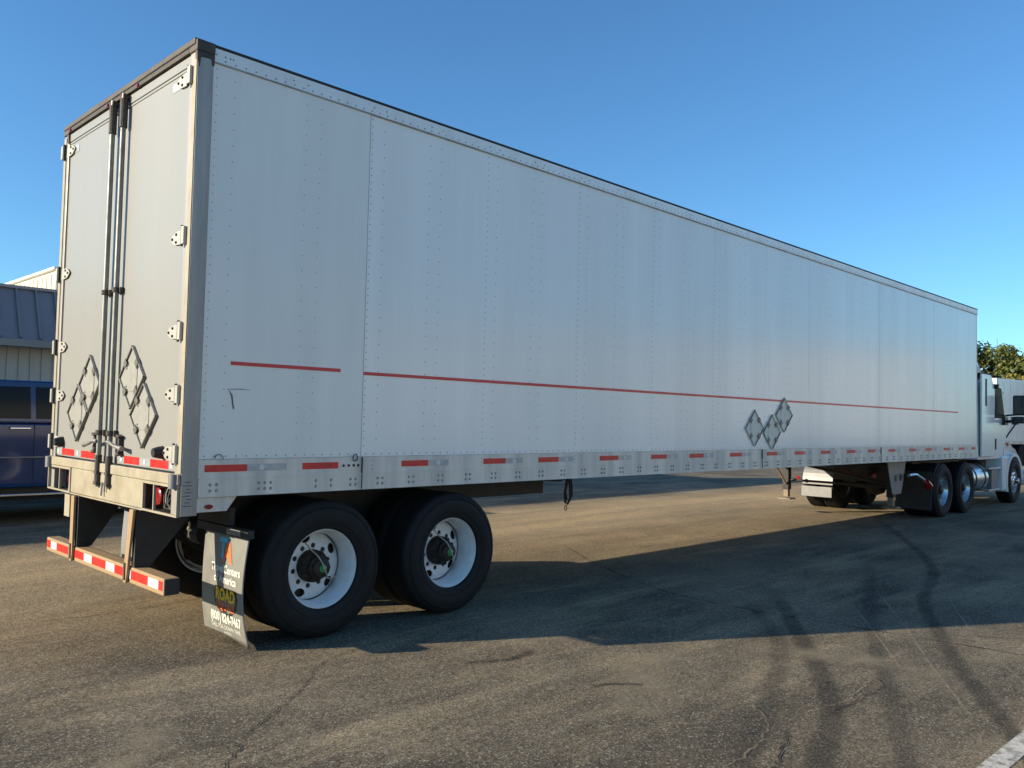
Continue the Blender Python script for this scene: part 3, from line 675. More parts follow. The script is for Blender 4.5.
# underride guard
q = MB(); q.box(-0.055, 0.045, 0.13, 2.52, 0.440, 0.552)
gd = q.build('underride_guard', [guard_m], T, bevel=0.008); gd.location.x = 0.036
q = MB(); q.box(0.0455, 0.050, 0.132, 2.518, 0.444, 0.55); q.box(-0.05, 0.0455, 0.125, 0.1295, 0.444, 0.548); q.build('guard_end_plate', black, gd)
for a, b, k in [(2.50, 2.405, 1), (2.40, 2.255, 0), (2.25, 1.985, 1), (1.815, 1.615, 1), (1.61, 1.44, 0), (1.435, 1.155, 1), (1.15, 0.98, 0), (0.975, 0.80, 1), (0.70, 0.675, 0), (0.67, 0.385, 1), (0.38, 0.21, 0), (0.205, 0.15, 1)]:
    q = MB(); q.box(-0.058, -0.0555, b, a, 0.472, 0.532); q.build('red_reflector' if k else 'white_reflector', red_tape if k else white_tape, gd)
for yt, yb in ((1.86, 1.86), (0.66, 0.735)):
    q = MB()
    q.prism([(yt-0.035, 0.955), (yt+0.035, 0.955), (yb+0.03, 0.50), (yb+0.02, 0.44), (yb-0.02, 0.44), (yb-0.035, 0.50)], 'x', -0.078, -0.06)
    q.mi = 1; q.box(-0.086, -0.078, yb-0.014, yb+0.014, 0.46, 0.58)
    q.build('guard_upright', [guard_m, dark_rust], gd, bevel=0.003)
for y0, sx_ in ((1.80, 0.33), (0.64, 0.40)):
    q = MB(); q.prism([(-0.05, 0.96), (sx_, 0.96), (0.06, 0.555), (-0.05, 0.555)], 'y', y0, y0+0.05); q.build('gusset_plate', black, gd)
q = MB(); q.box(-0.04, -0.03, 1.93, 2.05, 0.78, 0.955); q.build('sill_tab', cream, T)

# ------------------------------------------------------------------ mud flaps
def flapx(xf, y, z, yc):
    t = (0.77-z)/0.72
    return xf - 0.035*math.sin(t*3.1)*(0.4+0.6*((yc-y)/0.7+0.5)) + 0.05*max(0, t-0.55)**2*4*0.5
def make_flap(y0, y1, xf, printed):
    q = MB(); NX, NZ = 30, 48; yc = (y0+y1)/2; V = {}
    for i in range(NX+1):
        for j in range(NZ+1):
            y = y1+(y0-y1)*i/NX; z = 0.77-(0.72 if printed else 0.5)*j/NZ
            if j == NZ: z += -0.035*(i/NX)+0.02*math.sin(i/NX*3)
            V[i, j] = q.bm.verts.new((flapx(xf, y, z, yc), y, z))
    for i in range(NX):
        for j in range(NZ): q.face([V[i, j], V[i+1, j], V[i+1, j+1], V[i, j+1]])
    o = q.build('mud_flap', flap_m if printed else flap_b, T, smooth=True, fix=False)
    md = o.modifiers.new('solid', 'SOLIDIFY'); md.thickness = 0.008; md.offset = 1
    return o, yc
flap, yc = make_flap(0.06, 0.715, 0.53, True)
flap['label'] = 'grey printed mud flap with orange and blue letters'
flap2, _ = make_flap(1.76, 2.30, 0.53, False)
q = MB(); q.box(0.50, 0.55, 0.02, 0.80, 0.775, 0.835); q.box(0.505, 0.545, 0.3, 0.8, 0.84, 0.97); q.box(0.50, 0.55, 1.75, 2.5, 0.775, 0.83); q.mi = 1; q.box(0.493, 0.499, 0.12, 0.32, 0.785, 0.825)
q.build('flap_hanger', [black, step_grey], T, bevel=0.003)
q = MB(); q.tube([(0.45, 0.82, 0.80), (0.43, 0.80, 0.77), (0.42, 0.76, 0.79), (0.41, 0.74, 0.83)], 0.009, 6); q.tube([(0.43, 0.79, 0.77), (0.43, 0.785, 0.71)], 0.005, 5); q.build('hose_clip', brass, T, smooth=True)

def text_part(txt, size, ucen, z, m, name='lettering', bold=0.0, shear=0.0, sx=1.0, off=0.0028):
    """letters laid on the rear face of the printed flap; ucen = distance from the flap's left edge"""
    cu = bpy.data.curves.new('t', 'FONT'); cu.body = txt; cu.size = size; cu.align_x = 'CENTER'; cu.align_y = 'CENTER'; cu.offset = bold; cu.shear = shear; cu.resolution_u = 3
    ob = bpy.data.objects.new('t', cu); COL.objects.link(ob)
    dg = bpy.context.evaluated_depsgraph_get(); me = bpy.data.meshes.new_from_object(ob.evaluated_get(dg))
    bpy.data.objects.remove(ob); bpy.data.curves.remove(cu)
    bm = bmesh.new(); bm.from_mesh(me)
    for v in bm.verts:
        uu, vv = v.co.x*sx, v.co.y
        y = 0.715-ucen-uu; zz = z+vv
        v.co = (flapx(0.53, y, zz, yc)-off, y, zz)
    bm.to_mesh(me); bm.free(); me.materials.clear(); me.materials.append(m)
    o = bpy.data.objects.new(name, me); COL.objects.link(o); o.parent = flap; return o
ink_blue = mat('ink_blue', (0.10, 0.42, 0.62), 0.5); ink_or = mat('ink_orange', (0.85, 0.16, 0.03), 0.5); ink_w = mat('ink_white', (0.80, 0.78, 0.66), 0.5)
ink_y = mat('ink_yellow', (0.85, 0.50, 0.02), 0.5); ink_k = mat('ink_black', (0.02, 0.018, 0.015), 0.5)
text_part('T', 0.19, 0.31, 0.665, ink_blue, bold=0.009); text_part('A', 0.19, 0.395, 0.64, ink_or, bold=0.009, off=0.0035)
text_part('TravelCenters', 0.078, 0.38, 0.525, ink_w, bold=0.0018); text_part('of America', 0.078, 0.38, 0.455, ink_w, bold=0.0018)
# shield badge with the yellow word
q = MB(); pts = [(0.23, 0.40), (0.56, 0.40), (0.585, 0.34), (0.56, 0.27), (0.48, 0.215), (0.40, 0.185), (0.31, 0.215), (0.23, 0.27), (0.21, 0.34)]
q.face([q.bm.verts.new((flapx(0.53, 0.715-a, b, yc)-0.0022, 0.715-a, b)) for a, b in pts]); bmesh.ops.triangulate(q.bm, faces=q.bm.faces)
q.build('badge', ink_k, flap, fix=False)
text_part('ROAD', 0.115, 0.395, 0.345, ink_y, bold=0.005, sx=0.95, off=0.0045); text_part('SQUAD', 0.085, 0.395, 0.265, ink_or, bold=0.001, off=0.0045)
text_part('(800) 824-7467', 0.092, 0.375, 0.175, ink_w, bold=0.003, sx=0.82)
text_part('CALL FOR DOWN TIME', 0.042, 0.36, 0.108, ink_w, sx=1.0); text_part('24 HOURS', 0.024, 0.38, 0.072, ink_w)

# ------------------------------------------------------------------ under the trailer
q = MB()
x = 0.35
while x < L-0.1: q.box(x, x+0.05, 0.035, W-0.04, 1.087, 1.128); x += 0.305
q.build('crossmembers', black, T)
q = MB()
for yy in (0.78, 1.75): q.box(0.55, 4.3, yy, yy+0.09, 0.86, 1.085); 
for ax in AX:
    q.tube([(ax, 0.3, 0.505), (ax, W-0.3, 0.505)], 0.065, 14)
    for yy in (0.82, 1.79): q.prism([(ax-0.55, 0.86), (ax-0.2, 0.86), (ax+0.1, 0.56), (ax-0.1, 0.42), (ax-0.45, 0.6)], 'y', yy-0.03, yy+0.05); q.tube([(ax+0.28, yy, 0.60), (ax+0.28, yy, 0.85)], 0.11, 14)
    q.tube([(ax-0.25, 0.9, 0.62), (ax-0.25, 1.12, 0.62)], 0.09, 12); q.tube([(ax-0.25, 1.45, 0.62), (ax-0.25, 1.67, 0.62)], 0.09, 12)
q.build('suspension_frame', black, T)
q = MB(); q.tube([(2.7, 1.3, 0.8), (3.3, 1.3, 0.8)], 0.13, 16); q.build('air_tank', black, T, smooth=True)
# hanging air lines
q = MB()
q.tube([(3.0, 1.2, 0.99), (4.2, 1.25, 0.93), (4.7, 1.28, 0.95), (5.15, 1.3, 0.93), (5.38, 1.3, 0.99)], 0.014, 6)
def loop(cx, z0, z1, wdt, yy):
    q.tube([(cx-wdt*0.2, yy, z0), (cx-wdt, yy+.01, (z0+z1)/2-0.05), (cx-wdt*.5, yy+.02, z1+.02), (cx, yy, z1), (cx+wdt*.6, yy-.02, z1+.06), (cx+wdt, yy, (z0+z1)/2), (cx+wdt*.3, yy, z0)], 0.011, 6)
loop(5.30, 1.0, 0.64, 0.045, 1.3); loop(5.36, 1.0, 0.68, 0.05, 1.33); loop(5.27, 1.0, 0.66, 0.03, 1.27)
q.build('air_line', black, T, smooth=True)
q = MB(); q.tube([(5.27+0.02*math.cos(t), 1.3, 0.60+0.03*math.sin(t)) for t in [k*math.pi/6 for k in range(13)]], 0.005, 6); q.build('line_hook', dark_rust, T)

# landing gear
for yy in (0.24, 2.16):
    q = MB(); q.box(12.60, 12.72, yy, yy+0.12, 0.44, 1.03); lg = q.build('landing_leg', black, T, bevel=0.005)
    q = MB(); q.box(12.615, 12.705, yy+0.015, yy+0.105, 0.30, 0.47); q.box(12.54, 12.78, yy-0.06, yy+0.18, 0.255, 0.28); q.build('landing_foot', foot_m, lg, bevel=0.004)
    # wing plate with slots
    if yy < 1:
        q = MB(); q.prism([(12.30, 1.08), (13.15, 1.08), (12.98, 0.62), (12.92, 0.50), (12.55, 0.50), (12.48, 0.62)], 'y', yy-0.012, yy-0.002); q.build('wing_plate', step_grey, lg)
        q = MB()
        for xx in (12.62, 12.85): q.box(xx, xx+0.09, yy-0.0155, yy-0.0125, 0.72, 0.83)
        q.build('plate_slot', black, lg)
q = MB(); q.tube([(12.66, 0.36, 0.62), (12.66, 2.2, 0.62)], 0.022, 8); q.tube([(12.66, 0.36, 0.66), (12.66, 2.2, 0.98)], 0.03, 8)
q.build('landing_brace', black, T)
q = MB(); q.tube([(12.58, 2.2, 0.55), (12.0, 2.2, 1.06)], 0.018, 8); q.build('landing_strut', guard_m, T)
q = MB(); q.box(13.8, L-0.05, 0.35, 2.24, 0.985, 1.025); q.build('kingpin_plate', black, T)

# ------------------------------------------------------------------ tractor
K = thing('semi_tractor', 'white day cab tractor unit coupled to the front of the long trailer', 'truck')
DA = (14.52, 15.82); SA = 19.42
dw = None
for ax in DA:
    for side in (0, 1):
        for k, yy in enumerate((0.045, 0.385)):
            if dw is None: dw = make_wheel('wheel', K, (ax, yy, 0.5), polished=True)
            else: copy_part(dw, K, (ax, yy if side == 0 else W-yy, 0.5), (0, 0.3*k, math.pi if side else 0))
sw = make_wheel('wheel', K, (SA, 0.10, 0.5), polished=True, steer=True)
copy_part(sw, K, (SA, W-0.10, 0.5), (0, 0, math.pi))
q = MB()
for yy in (0.86, 1.66): q.box(13.75, 20.6, yy, yy+0.08, 0.72, 0.95)
for ax in (*DA, SA): q.tube([(ax, 0.35, 0.5), (ax, W-0.35, 0.5)], 0.07, 12)
for ax in DA: q.revolve([(0, -0.17), (0.14, -0.16), (0.2, 0), (0.14, 0.16), (0, 0.17)], (ax, 1.3, 0.5), 16); q.box(ax-0.3, ax+0.3, 0.75, 1.05, 0.55, 0.72); q.box(ax-0.3, ax+0.3, 1.55, 1.85, 0.55, 0.72)
q.box(13.72, 13.80, 0.8, 1.8, 0.62, 0.95); q.tube([(13.5, 1.1, 0.8), (13.75, 1.1, 0.8)], 0.07, 10)
q.build('chassis', black, K, bevel=0.004)
q = MB(); q.prism([(14.7, 0.955), (15.9, 0.955), (15.75, 1.05), (14.9, 1.05)], 'y', 0.85, 1.74); q.box(14.6, 15.95, 0.9, 1.7, 1.0-0.03, 0.983); q.build('fifth_wheel', black, K)
for yy in (1.0, 1.5):
    q = MB(); q.tube([(13.715, yy, 0.74), (13.695, yy, 0.74)], 0.05, 14); q.build('tail_lamp', red_lens, K, smooth=True)
# fenders and mud flaps behind the drives
for y0, m_, sgn in ((0.05, plastic, 1), (W-0.69, step_grey, 1)):
    q = MB(); pts = []; n = 9
    for i in range(n+1):
        a = RAD(182-68*i/n); pts.append((14.52+0.60*math.cos(a), 0.5+0.56*math.sin(a)))
    inn = [(14.52+0.585*math.cos(RAD(182-68*i/n)), 0.5+0.545*math.sin(RAD(182-68*i/n))) for i in range(n, -1, -1)]
    for i in range(n): q.prism([pts[i], pts[i+1], inn[n-i-1], inn[n-i]], 'y', y0, y0+0.62)
    fd = q.build('quarter_fender', m_, K, fix=True)
q = MB(); q.box(13.88, 13.89, W-0.69, W-0.07, 0.24, 0.44); q.build('mud_flap', step_grey, K)
q = MB(); q.box(13.90, 13.91, 0.05, 0.69, 0.16, 0.86); q.build('mud_flap', black, K)
q = MB(); q.tube([(13.76, 2.53, 0.60), (13.74, 2.53, 0.60)], 0.04, 12); q.build('marker_lamp', red_lens, K)
q = MB(); q.tube([(12.98, 0.12, 0.82), (13.15, 0.10, 0.83), (13.3, 0.10, 0.82)], 0.03, 8); q.tube([(13.3, 0.10, 0.82), (13.72, 0.10, 0.70)], 0.026, 8); q.build('flap_bracket', rim_alu, K, smooth=True)
q = MB(); q.tube([(13.70, 0.08, 0.70), (13.84, 0.08, 0.60)], [0.055, 0.075], 12); q.build('marker_lamp', red_lens, K, smooth=True)

# cab
def loft(secs, name, m, parent, smooth=True, bevel=0.0):
    """secs: list of (x, [(y,z)...]) rings joined into a closed hull"""
    q = MB(); rings = [[q.bm.verts.new((x, y, z)) for y, z in ring] for x, ring in secs]; n = len(rings[0])
    q.face(rings[0]); q.face(rings[-1][::-1])
    for i in range(len(rings)-1):
        for k in range(n): q.face([rings[i][k], rings[i][(k+1)%n], rings[i+1][(k+1)%n], rings[i+1][k]])
    return q.build(name, m, parent, smooth, bevel)
def sect(y0, z0, z1, inset=0.0, rad=0.18):
    """rounded-top section between y0 and W-y0"""
    y1 = W-y0; out = [(y0, z0), (y0, z0+(z1-z0)*0.5)]
    for k in range(6):
        a = RAD(180-90*k/5); out.append((y0+inset+rad+rad*math.cos(a), z1-rad+rad*math.sin(a)))
    for k in range(6):
        a = RAD(90-90*k/5); out.append((y1-inset-rad+rad*math.cos(a), z1-rad+rad*math.sin(a)))
    out += [(y1, z0+(z1-z0)*0.5), (y1, z0)]
    return out
cab = loft([(16.98, sect(0.16, 1.02, 2.80, 0.03)), (17.9, sect(0.16, 1.02, 2.84, 0.05)), (18.35, sect(0.16, 1.02, 2.80, 0.08)), (18.70, sect(0.17, 1.02, 2.66, 0.14, 0.16)), (18.86, sect(0.20, 1.02, 2.50, 0.20, 0.14)), (19.35, sect(0.28, 1.02, 1.72, 0.22, 0.1))], 'cab', truck_white, K)
# side extender panel behind the door
q = MB(); q.prism([(16.99, 1.08), (17.86, 1.08), (17.84, 2.62), (17.62, 2.82), (16.99, 2.82)], 'y', 0.09, 0.13); q.prism([(16.99, 1.08), (17.86, 1.08), (17.84, 2.62), (17.62, 2.82), (16.99, 2.82)], 'y', W-0.13, W-0.09); q.build('side_extender', truck_white, K, bevel=0.012)
q = MB(); q.box(17.22, 17.32, 0.084, 0.0895, 2.15, 2.72); q.build('vent_slot', black, K, bevel=0.003)
q = MB(); q.box(17.0, 17.85, 0.10, W-0.10, 2.825, 2.84); q.build('roof_gutter', black, K)
# roof fairing
loft([(17.1, sect(0.38, 2.80, 3.72, 0.1, 0.25)), (17.5, sect(0.38, 2.80, 3.62, 0.12, 0.25)), (18.0, sect(0.42, 2.80, 3.25, 0.15, 0.2)), (18.55, sect(0.5, 2.7, 2.86, 0.1, 0.05))], 'roof_fairing', truck_white, K)
# door with window
for y0, y1, sgn in ((0.145, 0.159, -1), (W-0.159, W-0.145, 1)):
    q = MB(); q.prism([(17.93, 1.10), (18.62, 1.10), (18.95, 1.45), (18.92, 1.90), (18.80, 2.12), (18.62, 2.62), (17.93, 2.66)], 'y', y0, y1); dr = q.build('door', truck_white, K, bevel=0.004)
    yy = (y0-0.006, y0-0.0005) if sgn < 0 else (y1+0.0005, y1+0.006)
    q = MB(); q.prism([(18.08, 1.90), (18.80, 1.92), (18.72, 2.15), (18.56, 2.57), (18.10, 2.60)], 'y', *yy); q.build('side_window', cab_glass, dr)
    q = MB(); q.box(18.10, 18.16, y0-0.018 if sgn < 0 else y1, y0 if sgn < 0 else y1+0.018, 1.22, 1.46); q.build('door_handle', plastic, dr, bevel=0.006)
# windscreen
q = MB(); v = [q.bm.verts.new(p) for p in ((18.885, 0.33, 2.46), (18.885, W-0.33, 2.46), (19.34, W-0.36, 1.78), (19.34, 0.36, 1.78))]; q.face(v)
o = q.build('windscreen', glass, K); md = o.modifiers.new('s', 'SOLIDIFY'); md.thickness = 0.02; o.location = (0.035, 0, 0.03)
q = MB(); q.prism([(18.72, 2.60), (19.10, 2.46), (19.12, 2.50), (18.74, 2.68)], 'y', 0.24, W-0.24); q.build('sun_visor', plastic, K, bevel=0.008)
# hood and fenders
def hs_(y0, z0, z1, rad=0.14): return sect(y0, z0, z1, 0.06, rad)
loft([(19.0, hs_(0.20, 1.06, 1.56)), (19.5, hs_(0.22, 1.06, 1.50)), (20.1, hs_(0.26, 1.06, 1.36)), (20.6, hs_(0.34, 0.98, 1.22)), (20.95, hs_(0.50, 0.74, 1.06, 0.1)), (21.05, hs_(0.7, 0.72, 0.98, 0.08))], 'hood', truck_white, K)
def fender(y0, y1):
    q = MB(); n = 14
    ou = [(SA+0.66*math.cos(RAD(205-205*i/n)), 0.53+0.60*math.sin(RAD(205-205*i/n))) for i in range(n+1)]
    for i in range(n):
        a = RAD(205-205*i/n); b = RAD(205-205*(i+1)/n)
        q.prism([ou[i], ou[i+1], (SA+0.56*math.cos(b), 0.5+0.555*math.sin(b)), (SA+0.56*math.cos(a), 0.5+0.555*math.sin(a))], 'y', y0, y1)
    return q
q = fender(0.09, 0.62); q.build('fender', truck_white, K)
q = fender(W-0.62, W-0.09); q.build('fender', truck_white, K)
q = MB(); q.prism([(18.50, 0.31), (18.82, 0.31), (18.82, 0.8), (18.98, 1.06), (18.50, 1.06)], 'y', 0.10, 0.45)
q.prism([(18.50, 0.31), (18.82, 0.31), (18.82, 0.8), (18.98, 1.06), (18.50, 1.06)], 'y', W-0.45, W-0.10); q.build('fender_skirt', truck_white, K, bevel=0.02)
q = MB(); q.tube([(19.3, 0.24, 1.32), (19.3, 0.19, 1.32)], 0.045, 12); q.build('turn_signal', mat('amber', (0.6, 0.2, 0.03), 0.2), K)
q = MB(); q.box(20.55, 21.05, 0.12, W-0.12, 0.35, 0.72); q.build('front_bumper', truck_white, K, bevel=0.06)
q = MB(); q.box(20.93, 20.975, 0.85, W-0.85, 0.74, 1.0); q.build('grille', plastic, K)
for yy in (0.45, W-0.75):
    q = MB(); q.box(20.55, 20.80, yy, yy+0.3, 0.80, 0.98); q.build('headlight', glass, K, bevel=0.03)
# steps and tank
q = MB(); q.box(17.55, 18.41, 0.10, 0.42, 0.80, 0.835); q.box(17.6, 18.41, 0.12, 0.42, 0.33, 0.37); q.mi = 1; q.box(17.92, 18.41, 0.16, 0.55, 0.371, 0.799); q.build('step', [rim_alu, step_grey], K, bevel=0.008)
q = MB(); q.tube([(16.55, 0.45, 0.62), (16.57, 0.45, 0.62), (17.68, 0.45, 0.62), (17.70, 0.45, 0.62)], [0.27, 0.30, 0.30, 0.27], 40); ft = q.build('fuel_tank', rim_alu, K, smooth=True)
for xx in (16.85, 17.45):
    q = MB(); q.revolve([(0.303, -0.03), (0.309, -0.03), (0.309, 0.03), (0.303, 0.03)], (0, 0, 0), 40, closed=True); o = q.build('tank_strap', black, K); o.rotation_euler = (0, 0, math.pi/2); o.location = (xx, 0.45, 0.62)
q = MB(); q.tube([(16.62, 2.14, 0.62), (17.7, 2.14, 0.62)], 0.30, 32); q.build('fuel_tank', rim_alu, K, smooth=True)
# mirrors
for sgn, yb in ((-1, 0.14), (1, W-0.14)):
    yo = yb+sgn*0.32
    q = MB(); q.box(18.62, 18.78, min(yo-0.12, yo+0.12), max(yo-0.12, yo+0.12), 1.98, 2.42); mr = q.build('mirror', plastic, K, bevel=0.035)
    q = MB(); q.box(18.6145, 18.618, yo-0.10, yo+0.10, 2.01, 2.39); q.build('mirror_glass', mat('mirror_glass', (0.03, 0.035, 0.04), 0.1, 0.0), mr)
    q = MB(); q.box(18.64, 18.80, min(yo-0.1, yo+0.1), max(yo-0.1, yo+0.1), 1.80, 1.95); q.tube([(18.70, yo, 1.86), (18.74, yb+sgn*0.1, 1.84), (18.80, yb-sgn*0.02, 1.84)], 0.035, 8); q.tube([(18.70, yo, 2.0), (18.80, yb+sgn*0.06, 1.98), (18.85, yb-sgn*0.02, 1.96)], 0.02, 8)
    q.box(18.62, 18.86, min(yb-sgn*0.02, yb+sgn*0.06), max(yb-sgn*0.02, yb+sgn*0.06), 1.76, 1.94)
    q.build('mirror_arm', plastic, mr, bevel=0.01)
q = MB(); q.tube([(19.75, 0.42, 1.36), (19.82, 0.30, 1.60), (19.88, 0.20, 1.78)], 0.018, 8); q.tube([(19.88, 0.20, 1.78), (19.88, 0.20, 1.96)], [0.07, 0.09], 10); q.build('hood_mirror', plastic, K, smooth=True)
q = MB(); q.tube([(17.95, 0.06, 2.62), (17.95, 0.06, 2.9), (17.95, 0.06, 3.62)], [0.008, 0.007, 0.004], 6); an = q.build('antenna', plastic, K)
q = MB(); q.box(17.91, 17.99, 0.03, 0.16, 2.54, 2.64); q.build('antenna_mount', plastic, an, bevel=0.01)

# ------------------------------------------------------------------ building on the left
B = thing('shop_building', 'low grey sided building with sloped blue metal roof edge behind the blue pickup', 'building')
BY = 11.6; X0, X1 = -22.0, 12.0
q = MB(); q.box(X0, X1, BY+0.25, BY+12, 0, 3.0); x = X0
while x < X1: q.box(x, x+0.03, BY+0.225, BY+0.25, 0, 2.78); x += 0.19
q.build('wall', wall_m, B)
q = MB(); q.box(X0, X1, BY+0.20, BY+0.222, 1.9, 1.93); q.build('wall_trim', wall_m, B)
q = MB(); q.prism([(BY-0.25, 2.86), (BY+0.2, 3.80), (BY+1.2, 3.80), (BY+1.2, 3.0), (BY-0.25, 2.80)], 'x', X0-0.2, X1+0.2)
sl = Vector((0, 1.0, 0.94)).normalized(); x = X0
while x < X1:
    q.prism([(BY-0.25, 2.87), (BY+0.2, 3.81), (BY+0.16, 3.83), (BY-0.29, 2.89)], 'x', x, x+0.035); x += 0.32
q.build('roof', roof_blue, B)
q = MB(); q.box(X0-0.2, X1+0.2, BY-0.30, BY-0.16, 2.72, 2.86); q.build('gutter', step_grey, B, bevel=0.01)
q = MB(); q.box(X0-0.2, X1+0.2, BY+0.15, BY+0.3, 3.80, 3.86); q.build('roof_ridge', roof_blue, B, bevel=0.01)
for x in (-12.5, -7.0):
    q = MB(); q.box(x, x+1.6, BY+0.19, BY+0.222, 0.9, 2.1); wd = q.build('window', white_trim, B)
    q = MB(); q.box(x+0.08, x+1.52, BY+0.184, BY+0.189, 0.98, 2.02); q.build('pane', glass, wd)
q = MB(); q.box(-4.3, -3.3, BY+0.19, BY+0.222, 0, 2.1); dd = q.build('door', roof_blue, B); q = MB(); q.tube([(-3.4, BY+0.15, 1.0), (-3.4, BY+0.15, 1.15)], 0.015, 6); q.build('handle', chrome, dd)
B2 = thing('warehouse_block', 'taller cream sided building rising behind the blue roof edge', 'building')
q = MB(); q.box(3.0, 5.0, 12.83, 26, 3.0, 4.40); y = 12.85
while y < 26: q.box(2.985, 3.0, y, y+0.04, 3.02, 4.33); y += 0.3
q.box(3.02, 5.0, 24.2, 26, 0, 2.99)
q.build('wall', cream_wall, B2)
q = MB(); q.box(2.93, 5.05, 12.8, 26.1, 4.40, 4.455); q.build('roof_edge', white_trim, B2, bevel=0.01)

# ------------------------------------------------------------------ blue pickup
P = thing('pickup_truck', 'dark blue crew cab pickup parked in the shade beside the grey building', 'pickup truck', (0, 8.0, 0))
PW = 2.0
prof = [(-1.75, 0.50), (-1.80, 0.75), (-1.74, 1.15), (-1.55, 1.28), (-0.5, 1.38), (-0.3, 1.42), (4.05, 1.42), (4.10, 1.36), (4.12, 0.62), (3.95, 0.52)]
q = MB(); q.prism(prof, 'y', 0.0, PW); q.build('body', blue_paint, P, bevel=0.05)
def tilt(z): return 0.03+max(0, z-1.42)/0.58*0.12
cabp = [(-0.42, 1.42), (0.28, 1.98), (0.5, 2.035), (2.45, 2.04), (2.62, 1.98), (2.78, 1.42)]
q = MB()
A = [q.bm.verts.new((x, tilt(z), z)) for x, z in cabp]; Bv = [q.bm.verts.new((x, PW-tilt(z), z)) for x, z in cabp]
q.face(A); q.face(Bv[::-1]); n = len(cabp)
for i in range(n): q.face([A[i], Bv[i], Bv[(i+1)%n], A[(i+1)%n]])
q.build('cab_roof', blue_paint, P, bevel=0.03)
for pts in ([(-0.16, 1.49), (0.36, 1.93), (1.335, 1.945), (1.335, 1.49)], [(1.405, 1.49), (1.405, 1.945), (2.40, 1.94), (2.58, 1.49)]):
    q = MB(); A = [q.bm.verts.new((x, tilt(z)-0.010, z)) for x, z in pts]; B_ = [q.bm.verts.new((x, tilt(z)+0.02, z)) for x, z in pts]; q.face(A); q.face(B_[::-1])
    for i in range(4): q.face([A[i], B_[i], B_[(i+1)%4], A[(i+1)%4]])
    q.build('side_window', glass, P)
for x0, x1 in ((0.05, 1.362), (1.374, 2.6)):
    q = MB(); q.box(x0, x1, -0.012, 0.0, 0.56, 1.40); dr = q.build('door', blue_paint, P, bevel=0.008)
    q = MB(); q.box(x1-0.31, x1-0.04, -0.05, -0.024, 1.335, 1.368); q.build('door_handle', chrome, dr, bevel=0.01)
q = MB(); q.box(0.10, 2.55, -0.03, -0.0125, 0.92, 0.955); q.build('side_moulding', blue_paint, P, bevel=0.006)
q = MB(); q.box(0.10, 2.55, -0.034, -0.031, 0.934, 0.95); q.build('moulding_trim', step_grey, P)
q = MB(); q.box(-0.1, 2.7, -0.12, 0.06, 0.40, 0.435); q.build('running_board', chrome, P, bevel=0.01)
q = MB(); q.box(-1.7, 4.0, 0.15, PW-0.15, 0.32, 0.52); q.build('underbody', black, P)
for x in (-0.95, 3.35):
    for yy in (0.0, PW-0.27):
        q = MB(); q.revolve([(0.24, 0.0), (0.30, -0.012), (0.37, 0.0), (0.395, 0.03), (0.395, 0.24), (0.37, 0.27), (0.24, 0.27)], (x, yy, 0.395), 40, closed=True); ty = q.build('tyre', rubber, P, smooth=True)
        q = MB(); q.revolve([(0.0, 0.03), (0.08, 0.02), (0.2, 0.04), (0.24, 0.005), (0.24, 0.25), (0, 0.25)] if yy == 0 else [(0, 0.03), (0.24, 0.03), (0.24, 0.26), (0.2, 0.23), (0, 0.24)], (x, yy, 0.395), 32); q.build('rim', chrome, ty, smooth=True)
        q = MB(); n = 12
        for i in range(n):
            a, b = RAD(180*i/n), RAD(180*(i+1)/n)
            q.prism([(x+0.47*math.cos(a), 0.42+0.45*math.sin(a)), (x+0.47*math.cos(b), 0.42+0.45*math.sin(b)), (x+0.42*math.cos(b), 0.42+0.40*math.sin(b)), (x+0.42*math.cos(a), 0.42+0.40*math.sin(a))], 'y', -0.03 if yy == 0 else PW, 0.0 if yy == 0 else PW+0.03)
        q.build('wheel_arch', plastic, P)
q = MB(); q.box(-1.9, -1.7, 0.1, PW-0.1, 0.42, 0.68); q.build('bumper', chrome, P, bevel=0.03); q = MB(); q.box(4.1, 4.28, 0.1, PW-0.1, 0.5, 0.68); q.build('bumper', chrome, P, bevel=0.03)
for yy in (0.06, PW-0.36):
    q = MB(); q.box(-1.815, -1.78, yy, yy+0.3, 0.82, 1.02); q.build('headlight', white_trim, P, bevel=0.01)
    q = MB(); q.box(4.10, 4.135, yy, yy+0.15, 0.8, 1.2); q.build('tail_lamp', red_lens, P, bevel=0.01)
q = MB(); q.box(0.0, 0.14, -0.28, -0.02, 1.45, 1.65); q.build('mirror', plastic, P, bevel=0.03)

